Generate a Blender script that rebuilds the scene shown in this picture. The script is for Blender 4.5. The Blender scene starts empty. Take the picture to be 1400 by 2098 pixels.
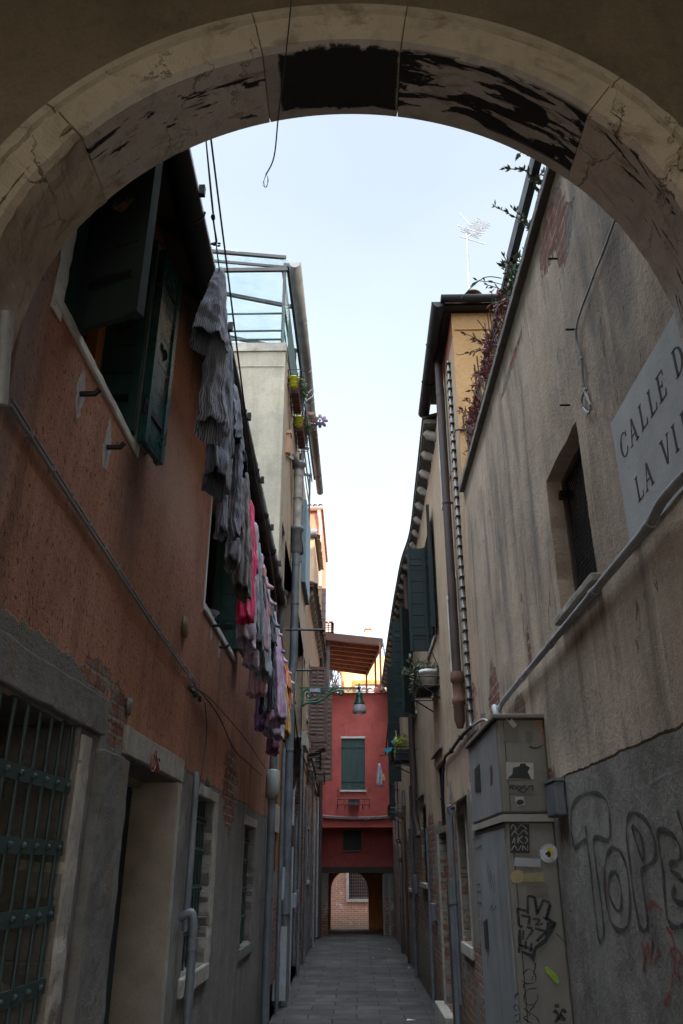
import bpy, math, random
from mathutils import Vector, Matrix
from mathutils.geometry import tessellate_polygon
from mathutils import noise as mnoise
random.seed(7)
SC = bpy.context.scene
COL = SC.collection
PI = math.pi

# ------------------------------------------------------------------ camera
F = 1620.0; CH = 1.75
PITCH = math.atan(731/1620.); YAW = math.atan(29*math.cos(PITCH)/F)
cy_, sy_, cp_, sp_ = math.cos(YAW), math.sin(YAW), math.cos(PITCH), math.sin(PITCH)
cf = Vector((-sy_*cp_, cy_*cp_, sp_)); cr = Vector((cy_, sy_, 0)); cu = Vector((sy_*sp_, -cy_*sp_, cp_))
cam = bpy.data.cameras.new('camera'); cam.sensor_fit = 'VERTICAL'; cam.sensor_height = 23.5
cam.lens = F*23.5/2098; cam.clip_end = 2000; cam.clip_start = .02
co = bpy.data.objects.new('camera', cam); COL.objects.link(co)
M3 = Matrix((cr, cu, -cf)).transposed()
co.matrix_world = Matrix.Translation((0, 0, CH)) @ M3.to_4x4()
SC.camera = co

def ray(px, py):
    return cr*(px-700) + cu*(1049-py) + cf*F
def PX(px, py, x):
    d = ray(px, py); t = x/d.x; return Vector((x, d.y*t, CH+d.z*t))
def PY(px, py, y):
    d = ray(px, py); t = y/d.y; return Vector((d.x*t, y, CH+d.z*t))
def PZ(px, py, z):
    d = ray(px, py); t = (z-CH)/d.z; return Vector((d.x*t, d.y*t, z))

# ------------------------------------------------------------------ objects
WL = {}
def setp(o, label=None, cat=None, group=None, kind=None):
    if label: o['label'] = label
    if cat: o['category'] = cat
    if group: o['group'] = group
    if kind: o['kind'] = kind
    return o
def thing(name, label, cat, loc, group=None):
    o = bpy.data.objects.new(name, None); COL.objects.link(o); o.location = loc
    o.empty_display_size = .1
    WL[o] = Vector(loc)
    return setp(o, label, cat, group)

class MB:
    def __init__(s): s.v = []; s.f = []; s.m = []; s.s = []
    def add(s, vs, fs, mi=0, sm=False):
        b = len(s.v); s.v += [Vector(p) for p in vs]
        for f in fs: s.f.append([i+b for i in f]); s.m.append(mi); s.s.append(sm)
        return s
    def box(s, x0, x1, y0, y1, z0, z1, mi=0):
        if x0 > x1: x0, x1 = x1, x0
        if y0 > y1: y0, y1 = y1, y0
        if z0 > z1: z0, z1 = z1, z0
        v = [(x, y, z) for x in (x0, x1) for y in (y0, y1) for z in (z0, z1)]
        return s.add(v, [(0,1,3,2),(4,6,7,5),(0,4,5,1),(2,3,7,6),(0,2,6,4),(1,5,7,3)], mi)
    def hexa(s, a, b, mi=0):   # a,b: 4 corners each
        return s.add(list(a)+list(b), [(3,2,1,0),(4,5,6,7),(0,1,5,4),(1,2,6,5),(2,3,7,6),(3,0,4,7)], mi)
    def bar(s, p, q, w, h, mi=0, up=(0,0,1)):
        p = Vector(p); q = Vector(q); d = (q-p).normalized(); up = Vector(up)
        if abs(d.dot(up)) > .98: up = Vector((1,0,0))
        a = d.cross(up).normalized()*w/2; b = a.cross(d).normalized()*h/2
        return s.hexa([p-a-b, p+a-b, p+a+b, p-a+b], [q-a-b, q+a-b, q+a+b, q-a+b], mi)
    def tube(s, pts, r, n=10, mi=0, cap=True, sm=True):
        pts = [Vector(p) for p in pts]; k = len(pts)
        rs = r if isinstance(r, (list, tuple)) else [r]*k
        ref = None; rings = []
        for i, p in enumerate(pts):
            d = (pts[min(i+1, k-1)]-pts[max(i-1, 0)]).normalized()
            if ref is None:
                ref = Vector((0,0,1)) if abs(d.z) < .9 else Vector((1,0,0))
            a = (ref - d*ref.dot(d)).normalized(); ref = a; b = d.cross(a)
            rings.append([p+(a*math.cos(2*PI*j/n)+b*math.sin(2*PI*j/n))*rs[i] for j in range(n)])
        v = [q for rg in rings for q in rg]
        f = [(i*n+j, i*n+(j+1) % n, (i+1)*n+(j+1) % n, (i+1)*n+j) for i in range(k-1) for j in range(n)]
        s.add(v, f, mi, sm)
        if cap:
            s.add(rings[0], [tuple(range(n))[::-1]], mi); s.add(rings[-1], [tuple(range(n))], mi)
        return s
    def lathe(s, c, prof, n=18, mi=0, ax='z', sm=True, cap=True):
        c = Vector(c); v = []
        for r, h in prof:
            for j in range(n):
                a = 2*PI*j/n; x, y = r*math.cos(a), r*math.sin(a)
                v.append(c+(Vector((x, y, h)) if ax == 'z' else Vector((h, x, y)) if ax == 'x' else Vector((x, h, y))))
        k = len(prof)
        f = [(i*n+j, i*n+(j+1) % n, (i+1)*n+(j+1) % n, (i+1)*n+j) for i in range(k-1) for j in range(n)]
        s.add(v, f, mi, sm)
        if cap:
            s.add(v[:n], [tuple(range(n))[::-1]], mi); s.add(v[-n:], [tuple(range(n))], mi)
        return s
    def plate(s, outer, holes, fn, t, mi=0, back=True):
        """outline(s) in (u,v); fn(u,v,w) gives 3D; w in 0..t"""
        loops = [[Vector((a, b, 0)) for a, b in l] for l in [outer]+list(holes)]
        flat = [p for l in loops for p in l]
        tris = tessellate_polygon(loops)
        n = len(flat)
        v = [fn(p.x, p.y, 0) for p in flat]+[fn(p.x, p.y, t) for p in flat]
        f = [tuple(x) for x in tris]
        if back: f += [tuple(i+n for i in x[::-1]) for x in tris]
        b = 0
        for l in loops:
            k = len(l)
            for i in range(k):
                j = (i+1) % k; f.append((b+i, b+j, b+j+n, b+i+n))
            b += k
        return s.add(v, f, mi)
    def blob(s, c, r, mi=0, n=8, m=6, jit=0):
        c = Vector(c); v = []; r = Vector(r) if not isinstance(r, (int, float)) else Vector((r, r, r))
        for i in range(m+1):
            t = PI*i/m
            for j in range(n):
                a = 2*PI*j/n; k = 1+random.uniform(-jit, jit)
                v.append(c+Vector((r.x*math.sin(t)*math.cos(a)*k, r.y*math.sin(t)*math.sin(a)*k, r.z*math.cos(t)*k)))
        f = [(i*n+j, i*n+(j+1) % n, (i+1)*n+(j+1) % n, (i+1)*n+j) for i in range(m) for j in range(n)]
        return s.add(v, f, mi, True)
    def build(s, name, mats, parent=None, **kw):
        if not isinstance(mats, (list, tuple)): mats = [mats]
        lo = Vector([min(p[i] for p in s.v) for i in range(3)]); hi = Vector([max(p[i] for p in s.v) for i in range(3)])
        c = (lo+hi)/2
        if parent is None: c.z = lo.z
        me = bpy.data.meshes.new(name)
        me.from_pydata([p-c for p in s.v], [], s.f)
        for m in mats: me.materials.append(m)
        me.polygons.foreach_set('material_index', s.m); me.polygons.foreach_set('use_smooth', s.s)
        me.update()
        bm_fix(me)
        o = bpy.data.objects.new(name, me); COL.objects.link(o)
        o.location = c-(WL[parent] if parent else Vector((0,0,0)))
        WL[o] = c
        if parent: o.parent = parent
        return setp(o, **kw)
import bmesh
def bm_fix(me):
    bm = bmesh.new(); bm.from_mesh(me)
    bmesh.ops.recalc_face_normals(bm, faces=bm.faces); bm.to_mesh(me); bm.free()
def bevel(o, w, seg=2):
    m = o.modifiers.new('bevel', 'BEVEL'); m.width = w; m.segments = seg; m.limit_method = 'ANGLE'; m.angle_limit = math.radians(35)
    return o
def copy_tree(o, loc=None, parent=None, label=None, group=None):
    c = o.copy(); COL.objects.link(c)
    if parent: c.parent = parent
    if loc is not None: c.location = loc; WL[c] = Vector(loc)
    if label: c['label'] = label
    for ch in o.children: copy_tree(ch, None, c)
    return c
def smooth(pts, k=6):
    P = [Vector(p) for p in pts]; out = []
    for i in range(len(P)-1):
        a = P[max(i-1, 0)]; b = P[i]; c = P[i+1]; d = P[min(i+2, len(P)-1)]
        for j in range(k):
            t = j/k
            out.append(.5*((2*b)+(c-a)*t+(2*a-5*b+4*c-d)*t*t+(3*b-a-3*c+d)*t**3))
    out.append(P[-1]); return out
def sag(p, q, s, n=12):
    p = Vector(p); q = Vector(q)
    return [p.lerp(q, i/n)-Vector((0,0,s*4*(i/n)*(1-i/n))) for i in range(n+1)]

# ------------------------------------------------------------------ materials
class NT:
    def __init__(s, name):
        s.mat = bpy.data.materials.new(name); s.mat.use_nodes = True
        s.t = s.mat.node_tree; s.n = s.t.nodes; s.l = s.t.links
        s.b = s.n['Principled BSDF']; s._pos = None
    def lk(s, a, b): s.l.new(a, b)
    def inp(s, sock, v):
        if isinstance(v, bpy.types.NodeSocket): s.lk(v, sock)
        elif v is not None:
            if sock.type == 'RGBA' and len(v) == 3: v = (*v, 1)
            sock.default_value = v
    @property
    def pos(s):
        if s._pos is None: s._pos = s.n.new('ShaderNodeNewGeometry').outputs['Position']
        return s._pos
    def obj(s): return s.n.new('ShaderNodeTexCoord').outputs['Object']
    def sep(s, v):
        n = s.n.new('ShaderNodeSeparateXYZ'); s.inp(n.inputs[0], v); return n.outputs
    def comb(s, x=0., y=0., z=0.):
        n = s.n.new('ShaderNodeCombineXYZ'); s.inp(n.inputs[0], x); s.inp(n.inputs[1], y); s.inp(n.inputs[2], z); return n.outputs[0]
    def m(s, op, a, b=None, c=None, clamp=False):
        n = s.n.new('ShaderNodeMath'); n.operation = op; n.use_clamp = clamp
        s.inp(n.inputs[0], a); s.inp(n.inputs[1], b); s.inp(n.inputs[2], c); return n.outputs[0]
    def noise(s, vec, scale=1., det=4., rough=.55, dist=0.):
        n = s.n.new('ShaderNodeTexNoise'); s.inp(n.inputs['Vector'], vec); n.inputs['Scale'].default_value = scale
        n.inputs['Detail'].default_value = det; n.inputs['Roughness'].default_value = rough; n.inputs['Distortion'].default_value = dist
        return n.outputs['Fac']
    def vor(s, vec, scale=1., feat='F1'):
        n = s.n.new('ShaderNodeTexVoronoi'); n.feature = feat; s.inp(n.inputs['Vector'], vec); n.inputs['Scale'].default_value = scale
        return n.outputs['Distance']
    def rng(s, v, a, b, c=0., d=1.):
        n = s.n.new('ShaderNodeMapRange'); s.inp(n.inputs[0], v)
        n.inputs[1].default_value = a; n.inputs[2].default_value = b; n.inputs[3].default_value = c; n.inputs[4].default_value = d
        return n.outputs[0]
    def mix(s, f, a, b, bt='MIX'):
        n = s.n.new('ShaderNodeMix'); n.data_type = 'RGBA'; n.blend_type = bt
        s.inp(n.inputs[0], f); s.inp(n.inputs[6], a); s.inp(n.inputs[7], b); return n.outputs[2]
    def brick(s, vec, c1, c2, mort, w=.25, h=.068, ms=.009):
        n = s.n.new('ShaderNodeTexBrick'); s.inp(n.inputs['Vector'], vec)
        s.inp(n.inputs['Color1'], c1); s.inp(n.inputs['Color2'], c2); s.inp(n.inputs['Mortar'], mort)
        n.inputs['Scale'].default_value = 1; n.inputs['Brick Width'].default_value = w; n.inputs['Row Height'].default_value = h
        n.inputs['Mortar Size'].default_value = ms; n.inputs['Mortar Smooth'].default_value = .3
        return n.outputs
    def bump(s, h, st=.5, dist=.01):
        n = s.n.new('ShaderNodeBump'); s.inp(n.inputs['Height'], h); n.inputs['Strength'].default_value = st; n.inputs['Distance'].default_value = dist
        s.lk(n.outputs[0], s.b.inputs['Normal'])
    def out(s, col, rough=.8, metal=0., spec=None):
        s.inp(s.b.inputs['Base Color'], col); s.inp(s.b.inputs['Roughness'], rough); s.inp(s.b.inputs['Metallic'], metal)
        if spec is not None: s.inp(s.b.inputs['Specular IOR Level'], spec)
        return s.mat

def sc3(c, k): return tuple(x*k for x in c)
def simple(name, col, rough=.6, metal=0., var=.25, nscale=6., bump=.15, dirt=.3, local=False):
    t = NT(name); p = t.obj() if local else t.pos
    a = t.noise(p, nscale, 5); b = t.noise(p, nscale*9, 3)
    c = t.mix(t.rng(a, .3, .7), sc3(col, 1-var), sc3(col, 1+var*.6))
    c = t.mix(t.m('MULTIPLY', t.rng(b, .55, .75), dirt), c, sc3(col, .35))
    t.bump(t.m('ADD', b, a), bump, .004)
    return t.out(c, t.rng(a, .3, .7, rough-.08, min(1, rough+.12)), metal)

def wall_mat(name, ua, ca, cb, lower=None, patches=(), bc=((.30,.11,.06), (.20,.07,.045), (.30,.26,.21)), wear=None, streak=.5,
             sdark=.45, grain=.35, seed=0., under=(.24,.22,.19), speck=0., blots=(), pits=0.):
    """Weathered plaster: colour ca/cb, optional lower render (z line, ca, cb, amp), exposed brick patches (u,z,ru,rz), random wear."""
    t = NT(name); p0 = t.pos; S = t.sep(p0); U = S[1] if ua == 'y' else S[0]; Z = S[2]
    p = t.comb(t.m('ADD', U, seed), Z, S[0] if ua == 'y' else S[1])
    nb = t.noise(p, .9, 5, .6); nm = t.noise(p, 4.5, 5, .6); nf = t.noise(p, 55, 4, .7); ne = t.noise(p, 14, 5, .65)
    st = t.noise(t.comb(t.m('MULTIPLY', U, 5.5), t.m('MULTIPLY', Z, .55), seed), 1, 5, .6, .4)
    st2 = t.noise(t.comb(t.m('MULTIPLY', U, 21.), t.m('MULTIPLY', Z, 1.3), seed+4), 1, 3)
    c = t.mix(t.rng(nb, .36, .64), ca, cb)
    c = t.mix(t.m('MULTIPLY', t.rng(nm, .52, .7), .5), c, sc3(cb, .72))
    c = t.mix(t.m('MULTIPLY', t.rng(t.noise(t.comb(t.m('ADD', U, seed+7), t.m('MULTIPLY', Z, .7), 0.), 1.5, 7, .68), .5, .64), .6), c, sc3(ca, .55))
    c = t.mix(t.m('MULTIPLY', t.rng(st, .5, .72), streak), c, sc3(ca, sdark))
    c = t.mix(t.m('MULTIPLY', t.rng(st2, .54, .72), streak*.5), c, sc3(cb, 1.25))
    h = t.m('ADD', t.m('ADD', t.m('MULTIPLY', nf, grain), t.m('MULTIPLY', nm, .5)), t.m('MULTIPLY', ne, .45))
    c = t.mix(t.rng(ne, .56, .68, 0, .35), c, sc3(ca, .6))
    if speck:
        sp = t.m('MULTIPLY', t.rng(t.noise(t.comb(t.m('MULTIPLY', U, 60), t.m('MULTIPLY', Z, 26), seed), 1, 2), .6, .68), speck)
        c = t.mix(sp, c, sc3(ca, .22)); h = t.m('SUBTRACT', h, t.m('MULTIPLY', sp, .5))
    if pits:
        pt_ = t.noise(t.comb(t.m('MULTIPLY', U, 9.), t.m('MULTIPLY', Z, 3.2), seed+2), 1, 7, .7, 1.2)
        pk = t.rng(pt_, .635, .65); c = t.mix(t.m('MULTIPLY', pk, pits), c, sc3(ca, .38)); h = t.m('SUBTRACT', h, t.m('MULTIPLY', pk, 1.2))
    if lower:
        zl, la, lb, amp = lower
        edge = t.m('ADD', t.m('MULTIPLY', t.m('SUBTRACT', ne, .5), amp*.5), t.m('MULTIPLY', t.m('SUBTRACT', nb, .5), amp))
        mk = t.rng(t.m('SUBTRACT', t.m('ADD', edge, zl), Z), -.006, .006)
        lc = t.mix(t.rng(nm, .35, .65), la, lb)
        lc = t.mix(t.m('MULTIPLY', t.rng(st, .5, .7), .55), lc, sc3(la, .5))
        lc = t.mix(t.m('MULTIPLY', t.rng(ne, .55, .7), .35), lc, sc3(lb, 1.35))
        c = t.mix(mk, c, lc); h = t.m('SUBTRACT', h, t.m('MULTIPLY', mk, 1.3))
    for bl in blots:
        (u, z, ru, rz, bcol) = bl[:5]
        d = t.m('SQRT', t.m('ADD', t.m('POWER', t.m('ABSOLUTE', t.m('DIVIDE', t.m('SUBTRACT', U, u), ru)), 2.), t.m('POWER', t.m('ABSOLUTE', t.m('DIVIDE', t.m('SUBTRACT', Z, z), rz)), 2.)))
        hard = len(bl) > 5 and bl[5]
        d = t.m('ADD', d, t.m('MULTIPLY', t.m('SUBTRACT', ne if hard else nm, .5), 1.6 if hard else 1.9))
        mk = t.rng(d, .95, 1.05, 1., 0.) if hard else t.m('MULTIPLY', t.rng(d, .25, 1.25, 1., 0.), .75)
        c = t.mix(mk, c, t.mix(nm, sc3(bcol, .8), sc3(bcol, 1.15))); h = t.m('ADD', h, t.m('MULTIPLY', mk, .3 if hard else 0.))
    mask = None
    if wear is not None:
        zc, th = wear   # more wear below zc
        w = t.m('ADD', t.noise(t.comb(U, Z, seed+9), 1.6, 7, .68), t.rng(t.m('SUBTRACT', zc, Z), -1.2, 1.2, -.10, .10))
        mask = t.rng(w, th, th+.015)
    for (u, z, ru, rz) in patches:
        d = t.m('SQRT', t.m('ADD', t.m('POWER', t.m('ABSOLUTE', t.m('DIVIDE', t.m('SUBTRACT', U, u), ru)), 2.), t.m('POWER', t.m('ABSOLUTE', t.m('DIVIDE', t.m('SUBTRACT', Z, z), rz)), 2.)))
        d = t.m('ADD', d, t.m('ADD', t.m('MULTIPLY', t.m('SUBTRACT', ne, .5), 1.1), t.m('MULTIPLY', t.m('SUBTRACT', nm, .5), 1.4)))
        mk = t.rng(d, .97, 1.02, 1., 0.)
        mask = mk if mask is None else t.m('MAXIMUM', mask, mk)
    if mask is not None:
        jig = t.m('MULTIPLY', t.m('SUBTRACT', nm, .5), .03)
        bt = t.brick(t.comb(t.m('ADD', U, jig), t.m('ADD', Z, jig), 0.), *bc)
        bcx = t.mix(t.rng(ne, .4, .65), bt['Color'], sc3(bc[1], .55))
        bcx = t.mix(t.rng(t.noise(p, 2.2, 6, .7), .5, .62), bcx, t.mix(ne, sc3(under, .7), sc3(under, 1.2)))
        c = t.mix(mask, c, bcx)
        h = t.m('ADD', t.m('SUBTRACT', h, t.m('MULTIPLY', mask, 2.4)), t.m('MULTIPLY', t.m('MULTIPLY', t.m('SUBTRACT', 1., bt['Fac']), mask), 1.1))
        h = t.m('ADD', h, t.m('MULTIPLY', t.m('MULTIPLY', ne, mask), .9))
    c = t.mix(t.rng(nf, .3, .7, .25, 0.), c, (.03,.028,.025))
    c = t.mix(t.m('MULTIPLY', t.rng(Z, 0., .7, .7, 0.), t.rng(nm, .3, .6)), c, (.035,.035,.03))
    t.bump(h, .9, .011)
    return t.out(c, .88, 0, .25)

def stone_mat(name, ca, cb, crust=0., ang=False, box=None, dcol=(.012,.011,.012)):
    t = NT(name); S = t.sep(t.pos)
    if ang:
        th = t.m('ARCTAN2', S[0], t.m('SUBTRACT', S[2], ARC_Z))
        p = t.comb(th, t.m('MULTIPLY', S[1], 1.), 0.)
        cv = t.comb(t.m('MULTIPLY', th, 3.2), t.m('MULTIPLY', S[1], 17), 0.)
    else:
        cv = t.comb(t.m('MULTIPLY', S[0], 3), t.m('MULTIPLY', S[1], 3), S[2])
    nb = t.noise(t.pos, 2.2, 6, .65); nm = t.noise(t.pos, 11, 6, .7); nf = t.noise(t.pos, 90, 3)
    cr_ = t.vor(t.comb(t.m('ADD', S[0], t.m('MULTIPLY', nm, .35)), S[1], t.m('ADD', S[2], t.m('MULTIPLY', nb, .4))), 2.6, 'DISTANCE_TO_EDGE')
    c = t.mix(t.rng(nb, .35, .65), ca, cb)
    c = t.mix(t.rng(nm, .5, .72, 0, .55), c, sc3(ca, .5))
    c = t.mix(t.rng(t.noise(t.comb(S[0], t.m('MULTIPLY', S[1], 3.), S[2]), 5, 6, .65, .5), .56, .64, 0, .55), c, (.17,.115,.06))
    crk = t.rng(cr_, .0, .012, .8, 0.)
    crk = t.m('MULTIPLY', crk, t.rng(nb, .5, .6))
    c = t.mix(crk, c, sc3(ca, .28))
    h = t.m('SUBTRACT', t.m('ADD', t.m('MULTIPLY', nm, 1.), t.m('MULTIPLY', nf, .25)), crk)
    if crust > 0 or box:
        n1 = t.noise(cv, 1.3, 7, .62, .6)
        iny = t.m('MULTIPLY', t.rng(S[1], 1.845, 1.88), t.rng(S[1], 2.06, 2.11, 1., 0.))
        if box:
            th0, th1 = box
            e = t.m('ADD', t.m('MULTIPLY', t.m('SUBTRACT', nm, .5), .08), t.m('MULTIPLY', t.m('SUBTRACT', nb, .5), .05))
            d = t.m('MINIMUM', t.m('SUBTRACT', t.m('ADD', S[1], e), 1.858), t.m('SUBTRACT', 2.095, t.m('ADD', S[1], e)))
            the = t.m('ADD', th, t.m('MULTIPLY', t.m('SUBTRACT', nm, .5), .035)); d2 = t.m('MINIMUM', t.m('SUBTRACT', the, th0), t.m('SUBTRACT', th1, the))
            mk = t.rng(t.m('MINIMUM', d, d2), 0., .006)
        else:
            mk = t.m('MULTIPLY', t.rng(n1, 1-crust, 1-crust+.012), t.rng(iny, .3, .5))
        c = t.mix(mk, c, t.mix(nm, dcol, sc3(dcol, 1.8))); h = t.m('ADD', h, t.m('MULTIPLY', mk, .8))
    t.bump(h, .8, .012)
    return t.out(c, .82, 0, .3)
ARC_Z = 3.29

def green_paint(name, col=(.010,.038,.032), rough=.5):
    t = NT(name); S = t.sep(t.pos)
    v = t.comb(t.m('MULTIPLY', S[0], 30), t.m('MULTIPLY', S[1], 30), t.m('MULTIPLY', S[2], 3))
    g = t.noise(v, 1, 4); n = t.noise(t.pos, 9, 6, .7)
    c = t.mix(t.rng(n, .35, .65), col, sc3(col, 1.7)); c = t.mix(t.rng(g, .6, .7, 0, .3), c, sc3(col, 3.))
    c = t.mix(t.rng(n, .70, .72, 0, .8), c, (.12,.10,.08))
    t.bump(t.m('ADD', g, n), .3, .004)
    return t.out(c, t.rng(n, .3, .7, rough-.08, rough+.15))
def fabric(name, ca, cb=None, stripe=None, rough=.95, spots=False):
    t = NT(name); o = t.pos; S = t.sep(o); n = t.noise(o, 7, 4); f = t.noise(o, 120, 2)
    c = t.mix(t.rng(n, .3, .7), sc3(ca, .8), sc3(ca, 1.15))
    if stripe:
        at_ = t.n.new('ShaderNodeAttribute'); at_.attribute_name = 'girth'
        w = t.m('SINE', t.m('MULTIPLY', at_.outputs['Fac'], stripe)); c = t.mix(t.rng(w, .0, .25), c, cb)
    if spots:
        c = t.mix(t.rng(t.noise(o, 28, 2), .56, .6), c, cb)
    t.bump(t.m('ADD', f, t.m('MULTIPLY', t.noise(o, 30, 4, .6), 2)), .4, .004)
    t.b.inputs['Sheen Weight'].default_value = .15
    return t.out(c, rough, 0, .2)
def tile_mat(name, a=(.30,.13,.08), b=(.17,.09,.06)):
    t = NT(name); n = t.noise(t.pos, 5, 5, .65); m_ = t.noise(t.pos, 30, 4)
    c = t.mix(t.rng(n, .35, .65), a, b); c = t.mix(t.rng(m_, .5, .7, 0, .6), c, (.10,.09,.07))
    t.bump(t.m('ADD', n, m_), .4, .01); return t.out(c, .9)
def glass_mat(name, col=(.55,.75,.78), rough=.35):
    t = NT(name); n = t.noise(t.pos, 3, 4)
    t.b.inputs['Transmission Weight'].default_value = .85
    t.b.inputs['IOR'].default_value = 1.15
    return t.out(t.mix(t.rng(n, .3, .7), col, sc3(col, 1.2)), rough)

M = {}
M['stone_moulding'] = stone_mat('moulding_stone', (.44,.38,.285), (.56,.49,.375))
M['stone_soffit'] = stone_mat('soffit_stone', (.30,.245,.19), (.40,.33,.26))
M['green'] = green_paint('green_shutter_paint')
M['green_gloss'] = green_paint('worn_glossy_green_paint', (.015,.05,.045), .26)
M['green_dark'] = green_paint('dark_green_shutter_paint', (.005,.0115,.011), .85)
M['grille'] = green_paint('green_iron_paint', (.017,.032,.030), .6)
M['brown_wood'] = simple('weathered_brown_wood', (.11,.065,.05), .75, nscale=8, bump=.4)
M['dark_wood'] = simple('dark_wood', (.03,.022,.018), .8, bump=.4)
M['orange_wood'] = simple('orange_varnished_wood', (.35,.13,.03), .5)
M['black_metal'] = simple('black_painted_metal', (.012,.012,.014), .45, .3)
M['grey_pipe'] = simple('grey_zinc_pipe', (.13,.14,.155), .55, .25, var=.35, nscale=4)
M['pale_pipe'] = simple('pale_plastic_pipe', (.30,.31,.32), .5, 0, dirt=.45)
M['brown_pipe'] = simple('brown_painted_pipe', (.055,.032,.028), .6, .05, var=.35)
M['zinc_light'] = simple('light_zinc', (.35,.36,.36), .4, .4)
M['brass'] = simple('tarnished_conduit', (.32,.22,.13), .45, .3)
M['cable'] = simple('dark_cable', (.03,.028,.028), .6)
M['cable_grey'] = simple('grey_cable', (.22,.22,.23), .6)
M['white_plaster'] = simple('white_limewash', (.55,.53,.49), .9, var=.25, nscale=5, bump=.5, dirt=.5)
M['istrian'] = stone_mat('istrian_stone_trim', (.25,.225,.19), (.36,.33,.285))
M['grey_trim'] = stone_mat('grey_cement_trim', (.115,.108,.10), (.19,.18,.165))
M['void'] = simple('dark_interior', (.012,.012,.014), .6)
M['tile'] = tile_mat('terracotta_tile')
M['tile_dark'] = tile_mat('mossy_terracotta_tile', (.14,.085,.06), (.09,.07,.05))
M['yellow_pot'] = simple('yellow_plastic', (.55,.62,.02), .4, var=.1, local=True)
M['white_pot'] = simple('white_plastic', (.6,.58,.55), .5, dirt=.4)
M['terracotta'] = simple('terracotta_trough', (.10,.028,.02), .7)
M['leaf'] = simple('green_leaf', (.05,.10,.03), .6, var=.5, nscale=12, dirt=.2)
M['leaf_pale'] = simple('pale_green_leaf', (.10,.14,.07), .6, var=.4, nscale=12, dirt=.2)
M['leaf_red'] = simple('red_autumn_leaf', (.19,.04,.035), .7, var=.6, nscale=12, dirt=.2)
M['leaf_yellow'] = simple('yellow_green_leaf', (.30,.30,.03), .6, var=.4, nscale=12, dirt=.2)
M['stem'] = simple('plant_stem', (.07,.05,.035), .8)

# ------------------------------------------------------------------ world and sun
SUN_EL = math.radians(24); SUN_AZ = math.radians(145)   # clockwise from +Y
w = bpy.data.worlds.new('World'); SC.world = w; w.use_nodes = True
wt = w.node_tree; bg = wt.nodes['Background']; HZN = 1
sky = wt.nodes.new('ShaderNodeTexSky'); sky.sky_type = 'NISHITA'; sky.sun_disc = False
sky.sun_elevation = SUN_EL; sky.sun_rotation = SUN_AZ; sky.dust_density = 1.5; sky.air_density = 1.0
tc = wt.nodes.new('ShaderNodeTexCoord'); nz = wt.nodes.new('ShaderNodeTexNoise'); nz.inputs['Scale'].default_value = 1.7; nz.inputs['Detail'].default_value = 6
mp = wt.nodes.new('ShaderNodeMapping'); mp.inputs['Scale'].default_value = (1, .6, 1.6)
wt.links.new(tc.outputs['Generated'], mp.inputs[0]); wt.links.new(mp.outputs[0], nz.inputs['Vector'])
mr = wt.nodes.new('ShaderNodeMapRange'); mr.inputs[1].default_value = .38; mr.inputs[2].default_value = .68; mr.inputs[3].default_value = .62; mr.inputs[4].default_value = .72
wt.links.new(nz.outputs['Fac'], mr.inputs[0])
mx = wt.nodes.new('ShaderNodeMix'); mx.data_type = 'RGBA'; mx.inputs[7].default_value = (6.9, 7.9, 8.8, 1)
wt.links.new(mr.outputs[0], mx.inputs[0]); wt.links.new(sky.outputs[0], mx.inputs[6]); wt.links.new(mx.outputs[2], bg.inputs[0])
# unseen sky overhead and sunward boosted to light the alley, pale low north
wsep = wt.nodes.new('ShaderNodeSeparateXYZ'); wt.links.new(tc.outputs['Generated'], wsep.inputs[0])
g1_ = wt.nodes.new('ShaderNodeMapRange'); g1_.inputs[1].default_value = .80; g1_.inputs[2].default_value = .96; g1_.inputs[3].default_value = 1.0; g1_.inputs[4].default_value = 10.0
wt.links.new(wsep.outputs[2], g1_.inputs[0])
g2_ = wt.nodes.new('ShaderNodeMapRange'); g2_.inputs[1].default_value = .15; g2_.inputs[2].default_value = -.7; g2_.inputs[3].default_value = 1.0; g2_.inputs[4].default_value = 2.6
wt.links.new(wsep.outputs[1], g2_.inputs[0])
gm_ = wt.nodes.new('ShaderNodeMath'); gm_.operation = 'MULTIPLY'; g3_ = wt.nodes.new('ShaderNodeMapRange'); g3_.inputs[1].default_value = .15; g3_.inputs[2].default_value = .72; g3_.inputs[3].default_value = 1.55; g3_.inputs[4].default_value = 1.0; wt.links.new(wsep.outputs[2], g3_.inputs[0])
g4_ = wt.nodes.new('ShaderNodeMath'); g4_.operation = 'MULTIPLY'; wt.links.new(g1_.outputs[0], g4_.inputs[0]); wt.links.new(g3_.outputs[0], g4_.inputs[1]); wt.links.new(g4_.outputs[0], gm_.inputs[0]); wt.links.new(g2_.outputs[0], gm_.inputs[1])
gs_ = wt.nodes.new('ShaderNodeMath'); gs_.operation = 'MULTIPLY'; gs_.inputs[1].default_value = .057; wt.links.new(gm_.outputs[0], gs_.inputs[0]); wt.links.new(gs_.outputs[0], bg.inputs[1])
sl = bpy.data.lights.new('sun', 'SUN'); sl.energy = 4; sl.angle = math.radians(.5); sl.color = (1, .86, .66)
so = bpy.data.objects.new('sun', sl); COL.objects.link(so)
sd = Vector((math.sin(SUN_AZ)*math.cos(SUN_EL), math.cos(SUN_AZ)*math.cos(SUN_EL), math.sin(SUN_EL)))
so.rotation_euler = sd.to_track_quat('Z', 'Y').to_euler()
so.location = (5, -10, 30)
vs = SC.view_settings; vs.view_transform = 'Standard'; vs.look = 'None'; vs.exposure = EXPO = 1.5; vs.gamma = 1
SC.cycles.use_denoising = True
SC.cycles.max_bounces = 8; SC.cycles.diffuse_bounces = 5

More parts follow.
